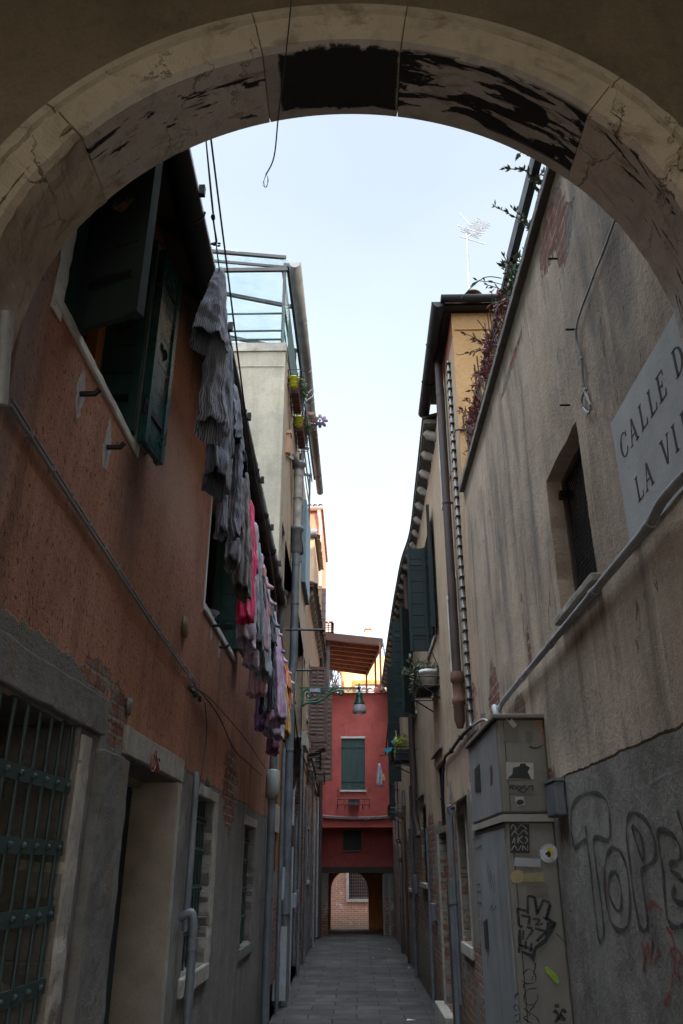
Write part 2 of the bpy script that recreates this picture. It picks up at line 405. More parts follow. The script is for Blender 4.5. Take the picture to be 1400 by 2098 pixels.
# ------------------------------------------------------------------ ground, canal
t = NT('grey_trachyte_paving'); S = t.sep(t.pos)
w9 = t.m('MULTIPLY', t.m('SUBTRACT', t.noise(t.pos, 1.1, 3), .5), .10)
bt = t.brick(t.comb(t.m('ADD', S[0], w9), t.m('ADD', S[1], w9), 0.), (.040,.036,.032), (.088,.078,.070), (.014,.013,.011), .62, .36, .011)
n1 = t.noise(t.pos, 1.3, 5); n2 = t.noise(t.pos, 14, 6, .7)
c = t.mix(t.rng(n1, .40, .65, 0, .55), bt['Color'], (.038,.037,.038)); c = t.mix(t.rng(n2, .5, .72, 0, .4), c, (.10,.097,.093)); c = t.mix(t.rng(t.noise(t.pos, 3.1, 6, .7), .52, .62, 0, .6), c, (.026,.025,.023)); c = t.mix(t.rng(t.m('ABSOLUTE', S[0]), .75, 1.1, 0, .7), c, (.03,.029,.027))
t.bump(t.m('SUBTRACT', n2, t.m('MULTIPLY', bt['Fac'], 1.5)), .6, .008)
M['paving'] = t.out(c, t.rng(n1, .3, .7, .7, .95), 0, .25)
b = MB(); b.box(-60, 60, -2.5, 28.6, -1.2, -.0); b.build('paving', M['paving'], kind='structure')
b = MB(); b.box(-60, 60, -60, -2.501, -1.2, -.0); b.build('courtyard', simple('pale_bounce_stone', (.34,.30,.25), .9), kind='structure')  # unseen ground kept pale to bounce sunlight onto the arch
t = NT('canal_water'); t.bump(t.noise(t.pos, 6, 4), .3, .02); M['water'] = t.out((.02,.03,.022), .06)
b = MB(); b.box(-60, 60, 28.6, 33.05, -1.2, -.55); b.build('canal_water', M['water'], kind='structure')
b = MB(); b.box(-300, 300, 33.05, 500, -1.2, -.3); b.box(-300, -60, -300, 33.05, -1.2, -.3); b.box(60, 300, -300, 33.05, -1.2, -.3); b.box(-60, 60, -300, -60, -1.2, -.3)
b.build('ground', simple('far_ground', (.18,.17,.15), .9), kind='structure')

# ------------------------------------------------------------------ archway building (its passage holds the camera)
M['arch_plaster'] = wall_mat('brown_arch_plaster', 'x', (.20,.155,.10), (.27,.215,.145), wear=None, streak=.3, sdark=.6, grain=.5)
aw = thing('archway_building', 'brown plastered passage building whose round stone arch frames the alley', 'building', (0, 1.95, 0))
R0 = 1.09; AX = -.02
def arcp(r, a0, a1, n): return [(AX+r*math.sin(a0+(a1-a0)*i/n), ARC_Z+r*math.cos(a0+(a1-a0)*i/n)) for i in range(n+1)]
hole = [(AX-1.13, .0)]+arcp(1.13, -PI/2, PI/2, 48)+[(AX+1.13, 0)]
outer = [(-5.2, 0)]+[(-5.2, 5.3), (5.2, 5.3), (5.2, 0)]+hole[::-1]
b = MB(); b.plate(outer, [], lambda u, v, w_: (u, 1.835+w_, v), .29); b.build('wall', M['arch_plaster'], aw)
b = MB()
b.box(-5.2, 5.2, -4.0, 2.12, 5.302, 8.6); b.box(-5.2, -2.6, -4.0, 1.83, 0, 5.3); b.box(2.6, 5.2, -4.0, 1.83, 0, 5.3)
b.plate([(-2.6, 0), (-2.6, 5.3), (2.6, 5.3), (2.6, 0), (1.9, 0), (1.9, 3.3), (-1.9, 3.3), (-1.9, 0)], [], lambda u, v, w_: (u, -3.99+w_, v), .3)  # unseen rear wall added; its opening limits the light from behind
b.build('upper_storey', M['arch_plaster'], aw)
def vous(a0, a1, mats, rough=0., label=None):
    """one stone of the arch ring: cylindrical soffit, chamfered moulding towards the viewer, rear face"""
    n = max(3, int((a1-a0)/(.012 if rough else .03)))
    # profile (r, y): soffit front edge -> moulding steps -> wall -> back
    P = [(0, 2.13), (0, 1.822), (.012, 1.806), (.085, 1.80), (.092, 1.812), (.112, 1.812), (.128, 1.80), (.15, 1.815), (.15, 2.13)]
    ys = [2.13-(2.13-1.862)*k/7 for k in range(8)]
    P = [(0, y) for y in ys]+[(.022, 1.845), (.088, 1.800), (.096, 1.814), (.106, 1.814), (.112, 1.798), (.142, 1.798), (.150, 1.815), (.15, 2.13)]
    vv = []; b = MB(); k = len(P)
    for i in range(n+1):
        a = a0+(a1-a0)*i/n
        for j, (dr, y) in enumerate(P):
            e = 0
            if rough: q_ = Vector((a*6, (y+dr)*9, 3.)); e = rough*(mnoise.noise(q_)*1.3+mnoise.noise(q_*3.1)*.9+mnoise.noise(q_*9)*.45)
            r = R0+dr+(e if j not in (0,) else e*.6)
            vv.append((AX+r*math.sin(a), y+(abs(e)*.8 if 7 < j < 14 else 0), ARC_Z+r*math.cos(a)))
    f = [(i*k+j, i*k+(j+1) % k, (i+1)*k+(j+1) % k, (i+1)*k+j) for i in range(n) for j in range(k)]
    mi = [0 if 0 <= j < 8 else 1 for i in range(n) for j in range(k)]
    b.add(vv, f+[tuple(range(k)), tuple(n*k+j for j in range(k))[::-1]]); b.m[:len(mi)] = mi
    o = b.build('arch_stone', mats, aw)
    if label: o['label'] = label
    return o
R = math.radians
g = R(.09)
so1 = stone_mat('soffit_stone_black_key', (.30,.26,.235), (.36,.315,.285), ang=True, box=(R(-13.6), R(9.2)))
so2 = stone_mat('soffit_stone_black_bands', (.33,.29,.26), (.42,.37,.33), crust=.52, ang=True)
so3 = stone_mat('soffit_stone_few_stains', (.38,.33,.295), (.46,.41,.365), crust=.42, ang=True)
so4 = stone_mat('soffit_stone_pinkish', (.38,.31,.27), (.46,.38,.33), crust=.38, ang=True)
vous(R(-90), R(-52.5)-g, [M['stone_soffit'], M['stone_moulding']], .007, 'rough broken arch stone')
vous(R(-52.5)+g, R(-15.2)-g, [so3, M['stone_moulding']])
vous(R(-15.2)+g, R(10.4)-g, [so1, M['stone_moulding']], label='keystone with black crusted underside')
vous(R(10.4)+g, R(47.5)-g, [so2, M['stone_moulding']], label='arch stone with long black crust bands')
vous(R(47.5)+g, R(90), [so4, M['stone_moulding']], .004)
for sx in (-1, 1):
    b = MB(); x0, x1 = AX+sx*R0, AX+sx*1.24
    b.box(x0, x1, 1.81, 2.13, 0, ARC_Z-.003); bevel(b.build('jamb', M['stone_soffit'], aw), .012)
wire = thing('loose_wire', 'thin dark wire dangling from above the arch with a small frayed loop at its end', 'wire', (-.2, 1.7, 3.9))
b = MB(); b.tube(smooth([(-.19,1.72,4.9), PY(597,0,1.7), PY(585,120,1.70), PY(571,235,1.72), PY(562,320,1.74), PY(545,358,1.74)]), .0022, 6, cap=False); b.build('strand', M['cable'], wire)
b = MB(); b.tube(smooth([PY(545,358,1.74), PY(541,372,1.74), PY(544,384,1.74), PY(550,370,1.74), PY(546,357,1.74)]), .0009, 5, cap=False)
b.tube(smooth([PY(545,360,1.74), PY(539,378,1.745), PY(547,383,1.74), PY(549,362,1.735)]), .0008, 5, cap=False); b.build('frayed_end', M['cable_grey'], wire)

# ------------------------------------------------------------------ shared builders
def fL(x0): return lambda u, v, w_: (x0-w_, u, v)      # alley wall on the left (x = x0), thickness goes away from the alley
def fR(x0): return lambda u, v, w_: (x0+w_, u, v)
def rect(u0, u1, v0, v1): return [(u0, v0), (u1, v0), (u1, v1), (u0, v1)]
def rag(u0, u1, v0, v1, a=.012, st=.06):
    out = []
    for (p, q) in (((u0, v0), (u1, v0)), ((u1, v0), (u1, v1)), ((u1, v1), (u0, v1)), ((u0, v1), (u0, v0))):
        L = math.hypot(q[0]-p[0], q[1]-p[1]); n = max(2, int(L/st))
        for i in range(n): out.append((p[0]+(q[0]-p[0])*i/n+random.uniform(-a, a), p[1]+(q[1]-p[1])*i/n+random.uniform(-a, a)))
    return out
def grille(b, x, y0, y1, z0, z1, nv, hz, bw=.05, r=.008):
    for i in range(nv):
        y = y0+(y1-y0)*(i+.5)/nv; b.tube([(x, y, z0), (x, y, z1)], r, 6)
    for z in hz:
        b.box(x-.006, x+.006, y0-.02, y1+.02, z-bw/2, z+bw/2)
        for i in range(nv):
            y = y0+(y1-y0)*(i+.5)/nv; b.blob((x+(.012 if x < 0 else -.012), y, z), .012, 0, 6, 4)
def heart(cx, cz, s, n=22):
    o = []
    for i in range(n):
        t_ = 2*PI*i/n; o.append((cx+s*.0625*16*math.sin(t_)**3*.5, cz+s*.0625*(13*math.cos(t_)-5*math.cos(2*t_)-2*math.cos(3*t_)-math.cos(4*t_))*.5))
    return o
def shutter(name, p, d, W, z0, z1, mat, parent, th=.035, boards=6, hz=None, flip=1, pins=True, heart_s=.11):
    """board shutter standing at p, running along horizontal unit d, width W; boards are horizontal, optional heart hole at height hz"""
    p = Vector(p); d = Vector(d).normalized(); n = Vector((-d.y, d.x, 0))*flip
    b = MB(); H_ = (z1-z0)/boards; e = .045
    def fn(u, v, w_): return Vector((p.x, p.y, 0))+d*u+Vector((0, 0, v))+n*w_
    for k in range(boards):
        a0 = z0+k*H_+.003; a1 = z0+(k+1)*H_-.003
        hl = [heart(W/2, hz, heart_s)] if hz and a0 < hz < a1 and a1-a0 > heart_s else []
        b.plate(rect(e, W-e, a0, a1), hl, fn, th*.75)
    for u in (0, W-e+.002): b.plate(rect(u, u+e-.002, z0, z1), [], lambda u_, v, w_: fn(u_, v, w_-.006), th+.008)
    for zz in (z0+.16*(z1-z0), z0+.84*(z1-z0)):   # strap hinges
        b.plate(rect(-.015, W*.8, zz-.018, zz+.018), [], lambda u_, v, w_: fn(u_, v, w_+th*.75+.001), .006, 1)
        b.tube([fn(-.01, zz-.04, th*.6), fn(-.01, zz+.04, th*.6)], .011, 8, 1)
    return b.build(name, [mat, M['black_metal']], parent)
def gutter(b, pts, r, mi=0, n=9, hooks=.75, hm=0):
    pts = [Vector(p) for p in pts]; k = len(pts); v = []
    for i, p in enumerate(pts):
        d = (pts[min(i+1, k-1)]-pts[max(i-1, 0)]).normalized(); s = Vector((d.y, -d.x, 0)).normalized()
        for rr in (r, r*.9):
            for j in range(n+1):
                a = PI+PI*j/n; v.append(p+s*math.cos(a)*rr+Vector((0, 0, math.sin(a)*rr)))
    m = 2*(n+1); f = []
    for i in range(k-1):
        for j in range(n): f.append((i*m+j, i*m+j+1, (i+1)*m+j+1, (i+1)*m+j)); f.append((i*m+n+1+j, i*m+n+2+j, (i+1)*m+n+2+j, (i+1)*m+n+1+j))
        f.append((i*m, i*m+n+1, (i+1)*m+n+1, (i+1)*m)); f.append((i*m+n, i*m+2*n+1, (i+1)*m+2*n+1, (i+1)*m+n))
    for i in (0, k-1): f += [(i*m+j, i*m+j+1, i*m+n+2+j, i*m+n+1+j) for j in range(n)]
    b.add(v, f, mi, True)
    # end caps
    for i in (0, k-1): b.add([v[i*m+j] for j in range(n+1)], [tuple(range(n+1))], mi)
    L = (pts[-1]-pts[0]).length; q = int(L/hooks)
    for i in range(1, q):
        c = pts[0].lerp(pts[-1], i/q) if k == 2 else pts[0].lerp(pts[1], 0) if False else None
        if c is None:
            t_ = i/q*(k-1); a = int(t_); c = pts[a].lerp(pts[a+1], t_-a)
        d = (pts[-1]-pts[0]).normalized(); s = Vector((d.y, -d.x, 0)).normalized(); rr = r*1.05
        b.tube([c+s*math.cos(PI+PI*j/8)*rr+Vector((0, 0, math.sin(PI+PI*j/8)*rr)) for j in range(9)], .007, 5, hm)
def roof_tiles(b, p0, p1, up, out, n=None, r=.075, L=.42, rows=1, mi=0, t=.012):
    """rows of curved cover tiles from p0 to p1 along an eave; up = direction up the slope"""
    p0 = Vector(p0); p1 = Vector(p1); up = Vector(up).normalized(); d = (p1-p0); W = d.length; d.normalize()
    nn = d.cross(up).normalized()
    if nn.z < 0: nn = -nn
    n = n or int(W/.19)
    for rw in range(rows):
        for i in range(n):
            c = p0+d*(W*(i+.5)/n)+up*(rw*L*.8)+nn*(random.uniform(-.006, .006)+rw*.004)
            a = random.uniform(-.012, .012); vv = []; m = 7
            for e, (s0, rr) in enumerate(((-.06+a, r), (L, r*.8))):
                for q in (rr, rr-t):
                    for j in range(m+1):
                        th = PI*j/m; vv.append(c+up*s0+d*math.cos(th)*q+nn*math.sin(th)*q*.8)
            k = m+1; f = []
            for j in range(m): f += [(j, j+1, 2*k+j+1, 2*k+j), (k+j, k+j+1, 3*k+j+1, 3*k+j), (j, j+1, k+j+1, k+j), (2*k+j, 2*k+j+1, 3*k+j+1, 3*k+j)]
            f += [(0, k, 3*k, 2*k), (m, k+m, 3*k+m, 2*k+m)]
            b.add(vv, f, mi, True)
def pipe_with_clips(name, pts, r, mat, parent, every=1.4, clip=None, joints=True, x_wall=None, label=None):
    b = MB(); b.tube(pts, r, 12)
    P_ = [Vector(p) for p in pts]
    for i in range(len(P_)-1):
        L = (P_[i+1]-P_[i]).length
        if L < .5: continue
        d = (P_[i+1]-P_[i]).normalized(); q = max(1, int(L/every))
        for j in range(q):
            c = P_[i].lerp(P_[i+1], (j+.5)/q)
            b.tube([c-d*.014, c+d*.014], r*1.14, 12, 1)
            if x_wall is not None: b.box(min(c.x, x_wall), max(c.x, x_wall), c.y-.01, c.y+.01, c.z-.01, c.z+.01, 1)
            if joints: c2 = P_[i].lerp(P_[i+1], (j+.12)/q); b.tube([c2-d*.04, c2+d*.04], r*1.09, 12, 0)
    o = b.build(name, [mat, clip or mat], parent)
    if label: o['label'] = label
    return o
def zrag(ob, amp):  # small irregularity of stone trim
    for v in ob.data.vertices: v.co += Vector([random.uniform(-amp, amp) for _ in range(3)])

# ------------------------------------------------------------------ LEFT: terracotta house
XL = -1.1
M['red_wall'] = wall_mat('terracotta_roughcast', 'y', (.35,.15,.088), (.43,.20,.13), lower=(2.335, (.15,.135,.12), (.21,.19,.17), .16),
    patches=[(3.36, 2.50, .20, .075), (3.72, 2.40, .15, .13), (7.35, 2.42, .42, .36), (2.0, 4.0, .2, .5)], streak=.65, sdark=.42, grain=.55, speck=.75,
    blots=[(2.70, 3.50, .045, .10, (.42,.40,.38), 1), (3.09, 3.47, .05, .13, (.42,.40,.38), 1), (5.93, 3.46, .05, .12, (.42,.40,.38), 1), (6.32, 3.40, .05, .10, (.42,.40,.38), 1),
           (2.1, 3.35, .22, .9, (.19,.16,.15)), (2.75, 2.43, .75, .075, (.17,.155,.135), 1), (4.4, 4.05, .8, .5, (.47,.27,.19)), (3.55, 3.45, .28, .4, (.15,.07,.05)), (2.75, 3.9, .3, .3, (.24,.095,.055)), (5.9, 2.7, .6, .3, (.2,.09,.06))])
lh = thing('terracotta_house', 'near terracotta red plastered house with green shutters, left side of alley', 'building', (XL, 6.3, 0))
LW1 = (2.2, 3.24, .55, 2.262); LD = (3.92, 5.08, 0.02, 2.235); LW2 = (5.69, 6.52, 1.13, 2.215); LW3 = (8.47, 9.23, 1.065, 2.145)
LU1 = (2.40, 3.46, 3.71, 5.0); LU2 = (5.56, 7.10, 3.53, 4.9)
b = MB()
b.plate([(2.13, 0), (10.8, 0), (10.8, 5.4), (2.13, 5.4)], [rag(*LW1), rect(*LD), rag(*LW2), rag(*LW3), rag(*LU1, .012, .03), rag(*LU2, .01, .04)], fL(XL), .36)
b.box(XL-3, XL-.001, 10.5, 10.797, 0, 5.4)
b.build('wall', M['red_wall'], lh)
b = MB(); b.box(XL-1.6, XL-1.5, 2.13, 10.5, .01, 5.3); b.box(XL-1.5, XL-.37, 2.14, 10.45, 2.45, 2.6); b.box(XL-1.5, XL-.37, 2.14, 10.45, 5.3, 5.36)
b.build('interior', M['void'], lh)
def win(parent, name='window', y0=0, y1=1, z0=0, z1=1, xf=-1.1, sgn=-1, depth=.26, sill=None, lint=None, fm='grey_trim', gr=None, glass=True, band=None, hz=None):
    fn = fL if sgn < 0 else fR
    b = MB(); x = xf+sgn*depth; e = .05
    b.plate(rect(y0+.002, y1-.002, z0+.002, z1-.002), [rect(y0+e, (y0+y1)/2-.02, z0+e, z1-e), rect((y0+y1)/2+.02, y1-e, z0+e, z1-e)], fn(x), .05)
    wobj = b.build(name, M['dark_wood'], parent)
    if glass: b = MB(); b.plate(rect(y0+e, y1-e, z0+e, z1-e), [], fn(x+sgn*.02), .006); b.build('pane', M['pane'], wobj)
    if sill:
        b = MB(); xx = xf-sgn*sill[0]
        b.box(min(xx, xf+sgn*.2), max(xx, xf+sgn*.2), y0-.07, y1+.07, z0-sill[1], z0-.002); o = b.build('sill', M[fm], wobj); bevel(o, .01)
    if lint:
        b = MB(); xx = xf-sgn*.012
        b.box(min(xx, xf+sgn*.16), max(xx, xf+sgn*.16), y0-.09, y1+.09, z1+.002, z1+lint); o = b.build('lintel', M[fm], wobj); bevel(o, .012)
    if band:
        b = MB(); b.plate(rag(y0-band, y1+band, z0-band*.6, z1+band, .004), [rect(y0-.001, y1+.001, z0-.001, z1+.001)], fn(xf-sgn*.008), .007); b.build('surround', M[fm], wobj)
    if gr:
        b = MB(); grille(b, xf+sgn*gr[1], y0, y1, z0, z1, gr[0], hz); b.build('grille', M[gr[2]] if len(gr) > 2 else M['grille'], wobj)
    return wobj
t = NT('window_pane'); M['pane'] = t.out((.015,.018,.02), .12)
w1 = win(lh, 'window', *LW1, glass=False, depth=.42, gr=(9, .015), hz=(.80, 1.12, 1.37, 1.60, 1.82, 2.04))
b = MB(); b.box(-1.62, -1.60, 2.35, 2.75, .9, 2.1); b.build('curtain', simple('red_curtain', (.20,.015,.02), .9), w1)
b = MB(); b.box(-1.56, -1.5, 2.2, 3.4, .3, 2.3); b.build('board', simple('interior_timber', (.06,.045,.035), .85, var=.5), w1)
# jambs, lintels, sills, pilaster: irregular stone
def stoneblk(name, x0, x1, y0, y1, z0, z1, m_, amp=.006, seg=.12, label=None, par=None):
    seg = min(seg, .055)
    bm = bmesh.new(); nx, ny, nz_ = 1, max(1, int((y1-y0)/seg)), max(1, int((z1-z0)/seg))
    b = MB()
    def g_(fn, nu, nv):
        idx = len(b.v); b.v += [Vector(fn(i/nu, j/nv)) for i in range(nu+1) for j in range(nv+1)]
        for i in range(nu):
            for j in range(nv):
                b.f.append([idx+i*(nv+1)+j, idx+(i+1)*(nv+1)+j, idx+(i+1)*(nv+1)+j+1, idx+i*(nv+1)+j+1]); b.m.append(0); b.s.append(False)
    L_ = lambda a, c, t_: a+(c-a)*t_
    g_(lambda s, t_: (x1, L_(y0, y1, s), L_(z0, z1, t_)), ny, nz_); g_(lambda s, t_: (x0, L_(y0, y1, s), L_(z0, z1, t_)), ny, nz_)
    g_(lambda s, t_: (L_(x0, x1, s), y0, L_(z0, z1, t_)), nx, nz_); g_(lambda s, t_: (L_(x0, x1, s), y1, L_(z0, z1, t_)), nx, nz_)
    g_(lambda s, t_: (L_(x0, x1, s), L_(y0, y1, t_), z0), nx, ny); g_(lambda s, t_: (L_(x0, x1, s), L_(y0, y1, t_), z1), nx, ny)
    bm.free()
    o = b.build(name, M[m_], par or lh)
    bm = bmesh.new(); bm.from_mesh(o.data); bmesh.ops.remove_doubles(bm, verts=bm.verts, dist=1e-4)
    for v in bm.verts: q_ = v.co+Vector((x0, y0, z0)); v.co += mnoise.noise_vector(q_*4)*amp*.9+mnoise.noise_vector(q_*17)*amp*.9
    bmesh.ops.recalc_face_normals(bm, faces=bm.faces); bm.to_mesh(o.data); bm.free()
    bevel(o, .007, 2)
    if label: o['label'] = label
    return o
stoneblk('lintel', -1.30, -1.075, 2.14, 3.50, 2.27, 2.42, 'grey_trim', .008, .09, 'thick pitted grey stone lintel over barred window')
stoneblk('jamb', -1.28, -1.085, 3.25, 3.36, .03, 2.245, 'istrian', .009, .1, 'flaking stone jamb of barred window')
stoneblk('pilaster', -1.2, -1.055, 3.45, 3.86, .02, 2.215, 'grey_trim', .006, .12, 'grey cement rendered pilaster beside door')
stoneblk('lintel', -1.28, -1.078, 3.84, 5.20, 2.242, 2.375, 'istrian', .003, .3, 'pale stone door lintel')
stoneblk('jamb', -1.46, -1.082, 5.085, 5.2, .03, 2.238, 'istrian', .003, .4, 'pale stone door jamb')
stoneblk('pilaster', -1.2, -1.078, 5.215, 5.40, .02, 2.22, 'grey_trim', .004, .15)
b = MB(); b.box(-1.40, -1.36, 3.93, 5.07, .03, 2.22)
for k in range(6): b.box(-1.36, -1.352, 3.95+k*.185, 3.95+k*.185+.17, .1, 2.18)
b.box(-1.355, -1.34, 3.93, 3.98, .03, 2.22); b.lathe((-1.33, 4.35, 1.5), [(0, 0), (.012, .0), (.012, .01), (0, .012)], 10, 1, 'x')
b.build('door', [M['green_dark'], M['zinc_light']], lh)
b = MB(); b.box(-1.6, -1.078, 5.06, 5.083, .03, 2.23); b.box(-1.6, -1.30, 3.93, 5.06, 2.2, 2.238); b.build('door_reveal', M['tan_reveal'] if 'tan_reveal' in M else simple('tan_reveal_plaster', (.26,.21,.16), .9), lh)
b = MB(); b.tube(smooth([(-1.07, 4.40+.0, 2.33)]+[(-1.07, 4.40+.1*math.sin(k), 2.26+.05*math.cos(k*1.7)) for k in range(9)], 3), .004, 4); b.build('red_scribble', simple('faded_red_paint', (.25,.06,.05), .9), lh)
w2 = win(lh, 'window', *LW2, depth=.3, gr=(8, .06), hz=(1.36, 1.62, 1.87, 2.08), sill=(.03, .11), fm='istrian')
stoneblk('lintel', -1.25, -1.082, 5.60, 6.66, 2.22, 2.30, 'istrian', .009, .08, par=lh)
stoneblk('jamb', -1.3, -1.083, 6.525, 6.68, 1.02, 2.22, 'istrian', .008, .1, par=lh)
w3 = win(lh, 'window', *LW3, depth=.3, gr=(7, .06), hz=(1.30, 1.56, 1.82, 2.02), sill=(.02, .10), fm='grey_trim')
stoneblk('lintel', -1.25, -1.082, 8.38, 9.36, 2.15, 2.24, 'istrian', .007, .1, par=lh)
stoneblk('jamb', -1.3, -1.083, 9.24, 9.40, .98, 2.15, 'grey_trim', .006, .1, par=lh)
b = MB(); b.box(-1.28, -1.2, 8.9, 8.97, 1.55, 1.62); b.build('yellow_sponge', simple('yellow_foam', (.5,.32,.02), .9), w3)
# upper windows and shutters
u1 = win(lh, 'window', *LU1, depth=.24, glass=True, sill=None)
b = MB(); b.box(-1.36, -1.30, 3.30, 3.459, 3.74, 4.9); b.build('jamb', M['orange_wood'], u1)
o = stoneblk('sill', -1.32, -1.088, 2.31, 3.50, 3.66, 3.708, 'white_plaster', .004, .06, par=u1)
b = MB(); b.plate(rag(3.462, 3.55, 3.66, 5.0, .006, .05), [], fL(-1.094), .02); b.build('surround', M['white_plaster'], u1); b = MB(); b.plate(rag(2.30, 2.395, 3.62, 5.0, .008, .05), [], fL(-1.094), .02); b.build('surround', M['white_plaster'], u1)
shutter('shutter', (-1.335, 3.43, 0), (1, 0, 0), .245, 3.735, 4.95, M['green'], u1, boards=7, hz=4.35, flip=-1, heart_s=.12)
shutter('shutter', (-1.075, 3.44, 0), (.13, 1, 0), .27, 3.70, 4.93, M['green_gloss'], u1, boards=7, hz=4.32, flip=-1, heart_s=.12)
shutter('shutter', (-1.10, 2.585, 0), (1, -.42, 0), .315, 3.70, 5.02, M['green_dark'], u1, boards=7, hz=4.32, flip=-1, heart_s=.12)
shutter('shutter', (-1.10, 2.60, 0), (-.35, -1, 0), .16, 3.73, 5.0, M['green'], u1, boards=7, flip=-1)
b = MB()
for (y, z) in ((3.62, 4.22), (3.68, 4.62), (3.66, 3.74)):
    b = MB(); b.tube(smooth([(-1.1, y, z), (-1.05, y+.02, z+.06), (-1.02, y+.03, z-.01), (-1.04, y, z-.05)], 5), .005, 6)
    if z == 4.22: b.tube([(-1.03, 3.64, 4.2), (-1.03, 3.65, 4.05)], .014, 6)
    b.build('shutter_hook', M['black_metal'], u1)
u2 = win(lh, 'window', *LU2, depth=.24, sill=None)
stoneblk('sill', -1.3, -1.085, 5.53, 7.14, 3.475, 3.528, 'white_plaster', .003, .08, par=u2)
b = MB(); b.plate(rag(5.52, 5.558, 3.5, 4.9, .003, .05), [], fL(-1.094), .02); b.build('surround', M['white_plaster'], u2)
shutter('shutter', (-1.28, 5.66, 0), (.02, 1, 0), .72, 3.66, 4.85, M['green_dark'], u2, boards=1, flip=1)
shutter('shutter', (-1.30, 7.02, 0), (1, 0, 0), .26, 3.56, 4.85, M['green'], u2, boards=5, flip=-1)
shutter('shutter', (-1.06, 7.04, 0), (.05, 1, 0), .30, 3.56, 4.85, M['green'], u2, boards=5, flip=-1)
b = MB(); b.lathe((-1.2, 6.2, 3.60), [(.0, .0), (.05, 0), (.10, .06), (.105, .06), (.05, -.006), (0, -.006)], 14); b.build('bowl', M['zinc_light'], None)
bw = [o for o in COL.objects if o.name == 'bowl'][0]; setp(bw, 'small pale bowl standing on the sill of the second green shuttered window', 'bowl')
# roof eave, gutter
b = MB(); A0 = (-.84, 2.13, 4.86); A1 = (-1.0, 10.6, 4.98)
b.hexa([(-1.1, 2.13, 5.18), (-.80, 2.13, 4.92), (-.80, 2.13, 4.95), (-1.1, 2.13, 5.22)], [(-1.1, 10.6, 5.22), (-.95, 10.6, 5.06), (-.95, 10.6, 5.09), (-1.1, 10.6, 5.26)])
n = 15
for k in range(n):
    y = 2.3+k*(8.2/n); q = (y-2.13)/8.5
    b.bar((-1.12, y, 5.16+.04*q), (-.83-.14*q, y, 4.90+.13*q), .06, .07)
b.build('eave_soffit', M['dark_wood'], lh)
b = MB(); gutter(b, [(-.835, 2.13, 4.90), (-.985, 10.3, 5.06)], .075, hooks=.95)
for k in range(7):
    y = 3.0+k*1.15; q = (y-2.13)/8.2; b.box(-.765-.15*q, -.735-.15*q, y, y+.03, 4.88+.16*q, 4.94+.16*q)
b.build('gutter', M['black_metal'], lh)
b = MB(); b.hexa([(-.89, 2.13, 5.01), (-6, 2.13, 7.2), (-6, 2.13, 7.25), (-.89, 2.13, 5.05)], [(-1.02, 10.8, 5.16), (-6, 10.8, 7.2), (-6, 10.8, 7.25), (-1.02, 10.8, 5.20)])
roof_tiles(b, (-.90, 2.13, 5.06), (-1.03, 10.8, 5.21), (-1, 0, .43), None, rows=1); b.build('roof', M['tile_dark'], lh)
# conduit, pipes, cables
b = MB(); pts = [(-1.085, 2.13, 3.09), (-1.085, 2.75, 3.04), (-1.085, 4.03, 2.955), (-1.085, 5.46, 2.89)]
b.tube(pts, .007, 8); b.tube([p+Vector((0,0,.022)) for p in map(Vector, pts)], .005, 6)
for k in range(15): y = 2.3+k*.22; z = 3.09-.062*(y-2.13); b.box(-1.10, -1.074, y-.005, y+.005, z-.010, z+.016)
b.build('conduit', M['cable_grey'], lh)
b = MB(); pts = smooth([PX(400,1410,-1.075), PX(418,1425,-1.07), PX(450,1470,-1.075), PX(480,1535,-1.07), PX(505,1560,-1.07), PX(538,1590,-1.05)]); b.tube(pts, .005, 6)
b.tube(smooth([PX(405,1412,-1.08), PX(440,1440,-1.07), PX(500,1510,-1.07), PX(545,1575,-1.04)]), .004, 6)
b.tube(smooth([PX(420,1440,-1.08), PX(424,1500,-1.075), PX(412,1590,-1.07), PX(404,1635,-1.07)]), .004, 5)
for (a, c) in ((390,1408),(396,1416),(402,1424),(410,1432)): b.blob(PX(a,c,-1.08), .018, 0, 6, 5, .3)
b.build('cable', M['cable'], lh)
b = MB(); b.tube([PX(382+k*0,1545,-1.085), PX(383,1660,-1.085)], .003, 5); b.build('cable', M['cable_grey'], lh); b = MB(); b.tube([PX(335,300,-1.09), PX(400,650,-1.09)], .012, 8); b.tube([PX(345,330,-1.08), PX(395,640,-1.085)], .008, 8)
for k in range(9): q = PX(345+6.5*k, 340+34*k, -1.085); b.blob(q, .016, 0, 6, 4)
b.build('eave_conduit', M['brass'], lh)
b = MB(); b.tube([PX(15,640,-1.06), PX(2,830,-1.06)], .02, 12); b.build('downpipe', M['pale_pipe'], lh, label='pale pipe in the corner by the arch')
b = MB(); b.tube([(-1.06, 5.50, 2.33), (-1.05, 5.48, 2.28), (-1.05, 5.48, 1.4)], .022, 12); b.tube(smooth([(-1.09, 5.47, 1.47), (-1.02, 5.47, 1.50), (-1.0, 5.47, 1.42), (-1.0, 5.47, 1.36)]), .027, 12); b.tube([(-1.0, 5.47, 1.40), (-1.0, 5.47, .02)], .028, 12); b.tube([(-1.0, 5.47, 1.36), (-1.0, 5.47, 1.30)], .033, 12)
b.build('vent_pipe', M['grey_pipe'], lh)
b = MB(); b.lathe((-1.095, 4.93, 3.17), [(0, .018), (.065, .018), (.07, .012), (.07, 0), (.0, 0)], 20, 0, 'x'); b.build('vent_cover', simple('perforated_brass_cover', (.16,.12,.07), .6, .3), lh)
for (y, z) in ((2.70, 3.50), (3.09, 3.47), (5.94, 3.47), (6.32, 3.40)):
    b = MB(); b.tube([(-1.1, y, z), (-1.04, y, z), (-1.025, y, z+.02)], .012, 8); b.build('wall_hook', M['black_metal'], lh)
